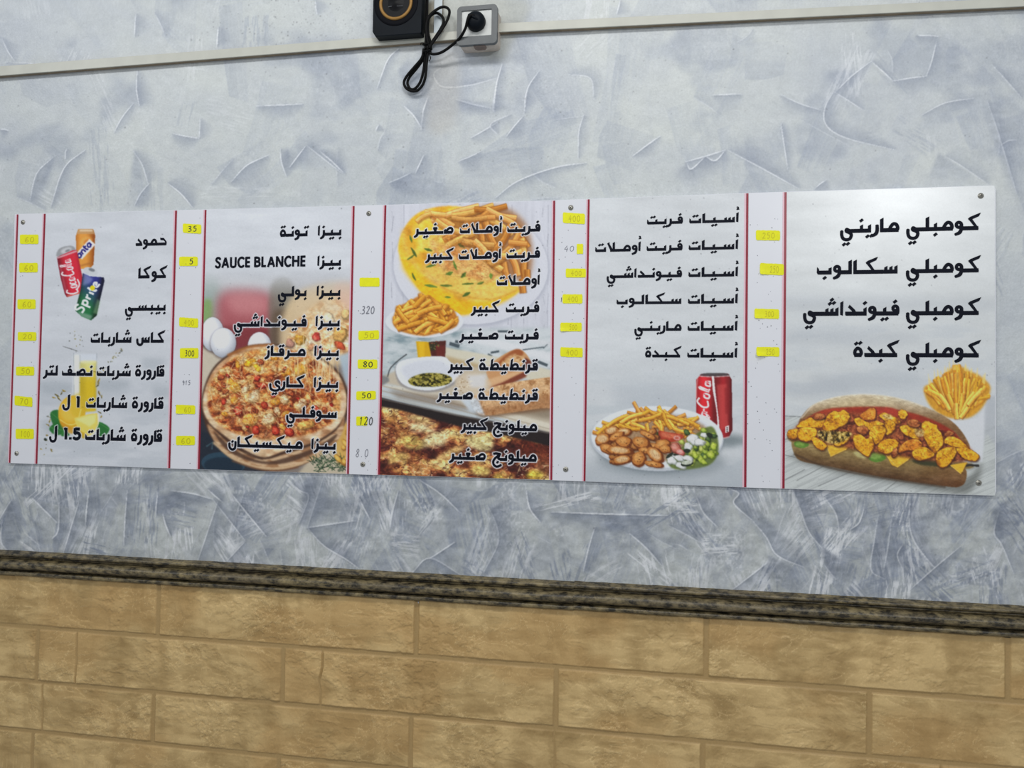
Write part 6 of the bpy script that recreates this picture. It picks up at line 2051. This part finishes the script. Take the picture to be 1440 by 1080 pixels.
# saucy meat under the pieces
m_m = p.full([(1120, 600), (1140, 586), (1200, 580), (1280, 590), (1340, 612), (1370, 640), (1340, 650), (1250, 640), (1160, 624), (1112, 616)], 2, 4)
p.mottle(m_m, [C(74, 26, 16), C(128, 58, 32), C(170, 92, 52), C(120, 50, 30)], 7, 6, 27, 4, 0.95, 1.2, 1.2)
for k in range(60):
    x = r.uniform(1130, 1360)
    y = 588 + (x - 1130) * 0.16 + r.uniform(-4, 26)
    p.lump(x, y, r.uniform(3, 6), r.uniform(2.5, 4.5), r.uniform(0, 3), C(150, 74, 42), C(196, 116, 72), C(74, 28, 16), r, 0.25, m_m)
YB, YH, YL = C(222, 156, 26), C(240, 186, 60), C(140, 72, 22)
pieces = [[(125, 445), (190, 395), (250, 388), (312, 400), (290, 450), (200, 452)], [(65, 490), (85, 465), (140, 460), (140, 500), (120, 525), (80, 520)], [(130, 480), (160, 450), (250, 455), (255, 500), (205, 540), (150, 530)],
          [(225, 515), (250, 510), (320, 560), (310, 590), (280, 595), (240, 560)], [(290, 465), (315, 385), (360, 345), (400, 352), (430, 335), (465, 360), (465, 400), (430, 440), (400, 450), (330, 480)],
          [(390, 490), (460, 475), (472, 510), (440, 550), (395, 568), (360, 555)], [(520, 390), (570, 340), (625, 322), (634, 390), (600, 402), (550, 405)], [(650, 375), (690, 355), (790, 405), (760, 430), (700, 410)], [(700, 400), (745, 410), (762, 440), (740, 475), (700, 500), (680, 450)],
          [(490, 400), (520, 388), (590, 420), (640, 408), (690, 430), (600, 470), (520, 440)], [(510, 450), (560, 440), (590, 470), (560, 500), (520, 480)], [(590, 480), (620, 440), (690, 445), (700, 480), (660, 540), (630, 558), (600, 530)],
          [(485, 505), (530, 490), (570, 520), (605, 505), (622, 560), (590, 635), (560, 630), (500, 575)], [(775, 350), (800, 335), (835, 355), (825, 385), (800, 400), (780, 380)], [(785, 445), (830, 435), (900, 460), (880, 490), (915, 530), (850, 510), (800, 480)],
          [(800, 550), (880, 520), (932, 550), (900, 590), (820, 600), (770, 612)], [(640, 570), (660, 540), (700, 520), (760, 525), (780, 550), (760, 590), (710, 620), (650, 600)], [(920, 430), (960, 405), (1000, 425), (1022, 432), (1030, 465), (1055, 490), (1062, 560), (1012, 622), (985, 600), (940, 520)],
          [(865, 600), (920, 570), (980, 590), (1005, 630), (930, 660), (880, 650)], [(1070, 490), (1100, 470), (1132, 485), (1110, 507), (1075, 512)], [(1065, 545), (1090, 510), (1150, 515), (1230, 580), (1180, 585), (1110, 565)], [(1018, 620), (1060, 580), (1140, 575), (1147, 620), (1095, 690), (1050, 707), (1020, 680)],
          [(1140, 580), (1210, 580), (1270, 610), (1295, 640), (1262, 667), (1200, 652), (1165, 620)], [(228, 388), (258, 362), (300, 365), (312, 388), (270, 400)], [(830, 410), (870, 395), (920, 420), (900, 450), (850, 445)], [(740, 590), (770, 585), (765, 630), (735, 640)]]
for i, pts in enumerate(pieces):
    pts = np.array([(1092 + x / 4.528, 502 + y / 4.528) for x, y in pts])
    if i in (10, 19, 23, 24, 25):
        p.chunk(pts, C(158, 82, 40), C(206, 136, 74), C(84, 36, 18), r)
    elif i in (6, 15):
        p.chunk(pts, C(206, 122, 34), C(232, 166, 62), C(120, 54, 22), r)
    else:
        p.chunk(pts, YB, YH, YL, r)
pep = p.full([(1150, 606), (1166, 606), (1196, 608), (1196, 614), (1184, 622), (1168, 624), (1152, 616)], 1, 4)
p.mottle(pep, [C(40, 32, 14), C(110, 88, 34), C(170, 142, 70), C(206, 180, 110)], 2.6, 3.4, 39, 3, 0.95, 0, 1.4)
p.mottle(p.full([(1240, 584), (1250, 582), (1256, 588), (1248, 590)], 1, 4), [C(150, 110, 50), C(226, 206, 150)], 2.5, 2, 49, 2, 0.8)
p.mottle(p.full([(1286, 604), (1298, 604), (1300, 612), (1290, 614)], 1, 4), [C(160, 120, 50), C(226, 206, 140)], 2.5, 2, 59, 2, 0.8)
bm_ = np.maximum(p.full(topb, 0.6, 5), p.full(botb, 0.6, 4))
p.texture(bm_, 0.16, 5, 2.2, 301)
p.texture(bm_, 0.07, 1.6, 1.3, 303)
p.texture(m_m, 0.3, 2.2, 2.0, 305)
p.texture(p.full(cone, 1, 4), 0.12, 2.0, 4.0, 307)
specks(p, 110, 35)
grain(p, 5, 0.035)
SAND = p
REG_SAND = [('chips_cone_picture', 'picture of yellow chips in a white paper cone', [(1299, 546), (1305, 566), (1318, 580), (1345, 592), (1381, 650), (1386, 612), (1390, 560), (1394, 546), (1380, 526), (1364, 514), (1344, 506), (1324, 524), (1306, 538)]),
            ('sandwich_picture', 'picture of a long bun filled with yellow spiced pieces and cheese', [(1107, 608), (1123, 596), (1127, 586), (1142, 570), (1168, 560), (1200, 555), (1240, 556), (1276, 563), (1310, 576), (1338, 592), (1356, 612), (1364, 630), (1379, 644), (1376, 656), (1358, 664), (1358, 676), (1350, 685), (1330, 685), (1240, 672), (1160, 656), (1126, 649), (1114, 636), (1113, 622)])]

COLS = [print_column('drinks_print', 'grey white printed column of drinks', (64, 246.5), (52.5, 237), DRINKS, REG_DRINKS),
        print_column('pizza_print', 'printed column of pizzas over a food photograph', (290, 496.5), (280.5, 488.5), PIZZA, REG_PIZZA),
        print_column('omelette_print', 'printed column of omelettes and chips over food photographs', (543, 778.5), (534, 774.5), OMEL, REG_OMEL),
        print_column('plates_print', 'grey white printed column of plated meals', (829, 1050), (823, 1047), PLATE, REG_PLATE),
        print_column('sandwich_print', 'grey white printed column of long sandwiches', (1106, 1398.6), (1103, 1399.4), SAND, REG_SAND)]
del DRINKS, PIZZA, OMEL, PLATE, SAND, p

# ------------------------------------------------ dark red rules between the columns
M_RULE = plain('dark_red_ink', C(132, 24, 44), 0.3, vary=0.05)
M_PINK = plain('pale_pink_ink', C(214, 176, 188), 0.3, vary=0.03)
for i, (xt, xb, wd) in enumerate(((24.8, 13.6, 2.0), (63, 51.3, 2.4), (247.6, 238, 2.6), (289.2, 279.5, 2.4), (497.4, 489.4, 2.5), (542, 533, 2.6), (779.4, 775.3, 2.6), (828, 822, 2.6), (1051, 1048, 3.2), (1104.8, 1101.8, 3.2))):
    for nm, dx, w_, mt, of in (('red_rule', 0, wd, M_RULE, B0 + 0.0007), ('pink_rule', -wd * 0.9, wd * 0.7, M_PINK, B0 + 0.0006)):
        q4 = [(xt + dx - w_ / 2, top_y(xt) + 0.6), (xt + dx + w_ / 2, top_y(xt) + 0.6), (xb + dx + w_ / 2, bot_y(xb) - 0.6), (xb + dx - w_ / 2, bot_y(xb) - 0.6)]
        link(nm, poly_mesh(nm, [px2w(q4, of)]), mt, board)
M_INK = plain('navy_black_ink', C(15, 18, 29), 0.6, spec=0.1, vary=0.03)
for c_, by, al, halo, words in LINES:
    link('menu_line', poly_mesh('menu_line', line_polys(words, by, al, 0.0)), M_INK, COLS[c_])

# ------------------------------------------------ price stickers and handwriting
HAND = {'0': [cm([(28, 90), (8, 66), (10, 20), (28, 4), (46, 26), (44, 70), (28, 90)])], '1': [[(26, 95), (24, 4)], [(26, 95), (12, 74)]], '2': [cm([(8, 74), (24, 94), (44, 76), (30, 40), (6, 6)]), [(6, 6), (50, 10)]],
        '3': [cm([(10, 88), (36, 92), (38, 64), (20, 52), (42, 42), (40, 12), (8, 6)])], '4': [[(34, 96), (6, 40), (48, 44)], [(38, 66), (34, 2)]], '5': [[(46, 94), (16, 92), (14, 54)], cm([(14, 54), (38, 58), (42, 26), (26, 4), (6, 12)])],
        '6': [cm([(40, 92), (16, 66), (8, 26), (26, 4), (44, 22), (30, 46), (10, 30)])], '7': [[(8, 92), (44, 90), (20, 4)]], '8': [cm([(28, 50), (10, 72), (28, 94), (44, 72), (28, 50), (8, 24), (28, 4), (46, 24), (28, 50)])], '9': [cm([(42, 70), (24, 92), (10, 70), (26, 50), (42, 72), (38, 30), (24, 2)])],
        '.': [[(22, 6), (28, 12)]], '?': [cm([(10, 80), (28, 92), (40, 70), (26, 40)])]}
M_YEL = plain('fluorescent_yellow_paper', C(224, 222, 8), 0.6, vary=0.05, scale=150)
M_PEN = plain('black_ballpoint', C(50, 50, 44), 0.5)
M_PENL = plain('faded_pencil', C(184, 176, 24), 0.6)
M_PENG = plain('grey_pencil', C(112, 114, 124), 0.6)


def handwriting(text, x0, x1, y0, y1, mat, parent, off, hw=4.0, rot=0.0):
    n = len(text)
    A, Bq = w1(x0, y1, off), w1(x1, y0, off)
    cw, chh = (Bq[0] - A[0]) / n, Bq[2] - A[2]
    polys = []
    for i, ch in enumerate(text):
        for s in HAND[ch]:
            for q in stroke_polys([(px, py) for px, py in s], hw):
                polys.append([(A[0] + cw * (i + 0.08) + v[0] / 56 * cw * 0.84 + rot * v[1] / 100 * chh, -off, A[2] + v[1] / 100 * chh + rot * 0.3 * i * cw) for v in q])
    return link('handwritten_price', poly_mesh('handwritten_price', polys), mat, parent)


GROUP = 'yellow price stickers on the menu board'
rs = random.Random(8)


def sticker(x0, x1, y0, y1, tilt, text, faint, curl, label):
    """thin paper slip; tilt = rise in px over its width; curl lifts the lower left corner"""
    off = B0 + 0.0006
    nx, ny = 14, 7
    rad = 0.14
    V, Fc = [], []
    pts = []
    for j in range(ny + 1):
        for i in range(nx + 1):
            u, v = i / nx, j / ny
            ex = 0.0
            if j in (0, ny):
                if i == 0:
                    ex = 0.035
                if i == nx:
                    ex = -0.035
            jit = rs.uniform(-0.25, 0.25) if (i in (0, nx) or j in (0, ny)) else 0
            x = x0 + (x1 - x0) * (u + ex)
            y = y0 + (y1 - y0) * v - tilt * (u - 0.5) + jit
            lift = curl * max(0.0, (v - 0.55) / 0.45) * max(0.0, (0.45 - u) / 0.45) * 0.008
            P = w1(x, y, off)
            pts.append((P[0], P[1] - 0.0002 - lift, P[2]))
    n = len(pts)
    bm = bmesh.new()
    a = [bm.verts.new(q) for q in pts]
    b_ = [bm.verts.new((q[0], q[1] + 0.00018, q[2])) for q in pts]
    W_ = nx + 1
    for j in range(ny):
        for i in range(nx):
            k0, k1, k2, k3 = j * W_ + i, j * W_ + i + 1, (j + 1) * W_ + i + 1, (j + 1) * W_ + i
            bm.faces.new((a[k0], a[k3], a[k2], a[k1]))
            bm.faces.new((b_[k0], b_[k1], b_[k2], b_[k3]))
    loop = list(range(nx + 1)) + [j * W_ + nx for j in range(1, ny + 1)] + [ny * W_ + i for i in range(nx - 1, -1, -1)] + [j * W_ for j in range(ny - 1, 0, -1)]
    for q_, r_ in zip(loop, loop[1:] + loop[:1]):
        bm.faces.new((a[q_], a[r_], b_[r_], b_[q_]))
    bmesh.ops.recalc_face_normals(bm, faces=bm.faces)
    ctr = w1((x0 + x1) / 2, (y0 + y1) / 2, off)
    me = bpy.data.meshes.new('price_sticker')
    bm.to_mesh(me)
    bm.free()
    me.transform(Matrix.Translation(-Vector(ctr)))
    o = bpy.data.objects.new('price_sticker', me)
    COL.objects.link(o)
    o.location = Vector(ctr)
    me.materials.append(M_YEL)
    tag(o, label, 'price sticker', GROUP)
    if text:
        w_, h_ = x1 - x0, y1 - y0
        handwriting(text, x0 + w_ * (0.40 if curl else 0.24), x1 - w_ * 0.2, y0 + h_ * 0.18, y1 - h_ * 0.16, M_PENL if faint else M_PEN, o, off + 0.00035, 5.0 if faint else 6.0, 0.02)
    return o


ST = [
    (28, 54, 330, 343, 0, '60', 1, 0, 'plain yellow price sticker at the board edge, first one below the upper screw'),
    (27, 53, 369.7, 383, 0, '60', 1, 0, 'faded yellow price sticker at the board edge, left of the soda cans'),
    (24.5, 50, 421, 434.5, 0, '60', 1, 0, 'faded yellow price sticker at the board edge, level with the green soda can'),
    (25, 51, 467, 479, 0, '20', 1, 0, 'faded yellow price sticker at the board edge, on the row of the glass of juice'),
    (22.5, 48, 515.5, 528, 0, '50', 1, 0, 'faded yellow price sticker at the board edge, level with the half litre line'),
    (20.5, 45.5, 557.5, 571, -2.5, '70', 1, 0, 'slightly tilted yellow price sticker at the board edge, level with the 1 litre line'),
    (22, 47.5, 603, 617, 0, '100', 1, 0, 'faded yellow price sticker at the board edge, just above its lower screw'),
    (257, 283, 315, 328, -1.5, '35', 0, 0, 'yellow price sticker reading 35, topmost of the strip between drinks and pizzas'),
    (252, 278, 361, 374, 0, '.5', 0, 0, 'yellow price sticker with a handwritten 5, left of the SAUCE BLANCHE line'),
    (252, 278.6, 447, 460, -2.0, '400', 1, 0, 'tilted yellow price sticker with a faint price, left of the white eggs'),
    (253, 279, 489.5, 503.5, 0, '300', 0, 0, 'yellow price sticker reading 300 in bold pen'),
    (247.5, 274.5, 569.7, 582, -1.0, '60', 1, 0.25, 'yellow price sticker with a dark lower edge, beside the pizza picture'),
    (247.5, 274, 613, 626, 0, '60', 1, 0, 'lowest yellow price sticker of the strip between drinks and pizzas'),
    (505.6, 533.7, 390.5, 403, 0, '', 1, 0, 'blank bright yellow price sticker left of the omelette plate'),
    (504, 533, 465, 477.5, 1, '50', 1, 0, 'yellow price sticker with a faint 50, beside the small plate of chips'),
    (503, 530.6, 505.6, 518.5, 0, '80', 0, 0, 'yellow price sticker reading 80 in dark pen'),
    (501, 528.5, 550, 562, 1, '50', 0, 0, 'yellow price sticker reading 50 in dark pen, beside the tray edge'),
    (501, 516.5, 585.5, 598.5, 0, '', 1, 0, 'short yellow price sticker beside the handwritten 120'),
    (791.5, 822.5, 299.6, 314.4, -2, '400', 1, 0, 'yellow price sticker right under a screw, topmost before the plates column'),
    (811, 820, 343, 357, 0, '', 1, 0, 'tiny torn yellow price sticker remnant against the dark red rule'),
    (795.6, 824, 377.7, 390.2, 0, '400', 1, 0, 'yellow price sticker touching the dark red rule, third down in its strip'),
    (791, 819, 414, 426.7, 0, '400', 1, 0, 'yellow price sticker with a pen stroke beside it, fourth down before the plates column'),
    (788, 818, 453.7, 466, 0, '500', 1, 0.3, 'yellow price sticker with a dark underside, fifth down before the plates column'),
    (788, 819.4, 488.7, 502, -1, '400', 1, 0, 'lowest yellow price sticker before the plates column'),
    (1063, 1097, 324, 338, -0.5, '250', 1, 0, 'yellow price sticker reading 250, topmost beside the sandwich column'),
    (1068.6, 1102.3, 370.5, 386.5, -1.5, '250', 1, 0.3, 'larger yellow price sticker with lifted edge touching the sandwich column'),
    (1061, 1095.6, 434.4, 448, -1.2, '300', 1, 0.25, 'yellow price sticker with a faint price, third down beside the sandwich column'),
    (1063.6, 1096, 488, 501.2, -0.5, '250', 1, 1.0, 'yellow price sticker with a curled corner, lowest beside the sandwich column'),
]
for s in ST:
    sticker(*s)
hoff = B0 + 0.0006
handwriting('915', 255.5, 268, 535, 541.5, M_PENG, board, hoff, 5.5, 0.1)['label'] = 'grey handwritten price on the bare strip'
handwriting('320', 507, 527, 430, 442, M_PENG, board, hoff, 5.5, 0.1)['label'] = 'grey handwritten price above the yellow 50'
handwriting('120', 504, 524.5, 586, 598, M_PEN, board, B0 + 0.0013, 5.0, 0.1)['label'] = 'handwritten 120'
handwriting('8.0', 499, 518, 631, 643, M_PENG, board, hoff, 4.0, 0.12)['label'] = 'faint handwritten price above the lower screw'
handwriting('1', 788, 790.5, 418, 425, M_PEN, board, hoff, 9, 0.1)
handwriting('40', 792, 808, 345, 354, M_PENG, board, hoff, 3.0, 0.1)

# specks of dirt on the white strips
polys = []
for k in range(150):
    st = rs.choice(((26, 60), (250, 286), (500, 539), (783, 825), (1055, 1101), (1055, 1101)))
    y = rs.uniform(300, 680)
    x = rs.uniform(*st) - (y - 300) / 350 * (10 if st[0] < 500 else 5)
    if y < top_y(x) + 3 or y > bot_y(x) - 3:
        continue
    c_ = w1(x, y, B0 + 0.0005)
    rr = rs.uniform(0.0004, 0.0009)
    polys.append([(c_[0] + rr * rs.uniform(0.6, 1.3) * math.cos(t), c_[1], c_[2] + rr * rs.uniform(0.6, 1.3) * math.sin(t)) for t in np.linspace(0, 2 * math.pi, 7, endpoint=False)])
o = link('dirt_specks', poly_mesh('dirt_specks', polys), plain('speck_grey', C(96, 96, 102), 0.7), board)
o['kind'] = 'stuff'

# screws with washers holding the board
M_ST = plain('screw_steel', C(150, 148, 140), 0.35, 0.85, vary=0.15, scale=200)
M_SD = plain('screw_recess', C(50, 48, 46), 0.5, 0.3)
for x, y in ((32.5, 312.5), (23.5, 637.5), (518.7, 300.3), (510.3, 653), (802.7, 292), (795.6, 660), (1379, 275.5), (1376, 679)):
    c_ = w1(x, y, B0)
    prof_ = [(0.0048, -B0 - 0.0001), (0.0048, -B0 - 0.0009), (0.0042, -B0 - 0.0013), (0.0036, -B0 - 0.0014), (0.0033, -B0 - 0.0022), (0.0022, -B0 - 0.0029), (0.0004, -B0 - 0.0031)]
    sc_ = link('screw', lathe_mesh('screw', prof_, 24, c_[0], 0, c_[2]), M_ST, board)
    bars = []
    a = rs.uniform(0, 1.5)
    for t in (a, a + math.pi / 2):
        dx, dz = math.cos(t), math.sin(t)
        bars.append([(c_[0] + dx * 0.0019 - dz * 0.00045, -B0 - 0.0033, c_[2] + dz * 0.0019 + dx * 0.00045), (c_[0] - dx * 0.0019 - dz * 0.00045, -B0 - 0.0033, c_[2] - dz * 0.0019 + dx * 0.00045),
                     (c_[0] - dx * 0.0019 + dz * 0.00045, -B0 - 0.0033, c_[2] - dz * 0.0019 - dx * 0.00045), (c_[0] + dx * 0.0019 + dz * 0.00045, -B0 - 0.0033, c_[2] + dz * 0.0019 - dx * 0.00045)])
    link('cross_slot', poly_mesh('cross_slot', bars), M_SD, sc_)
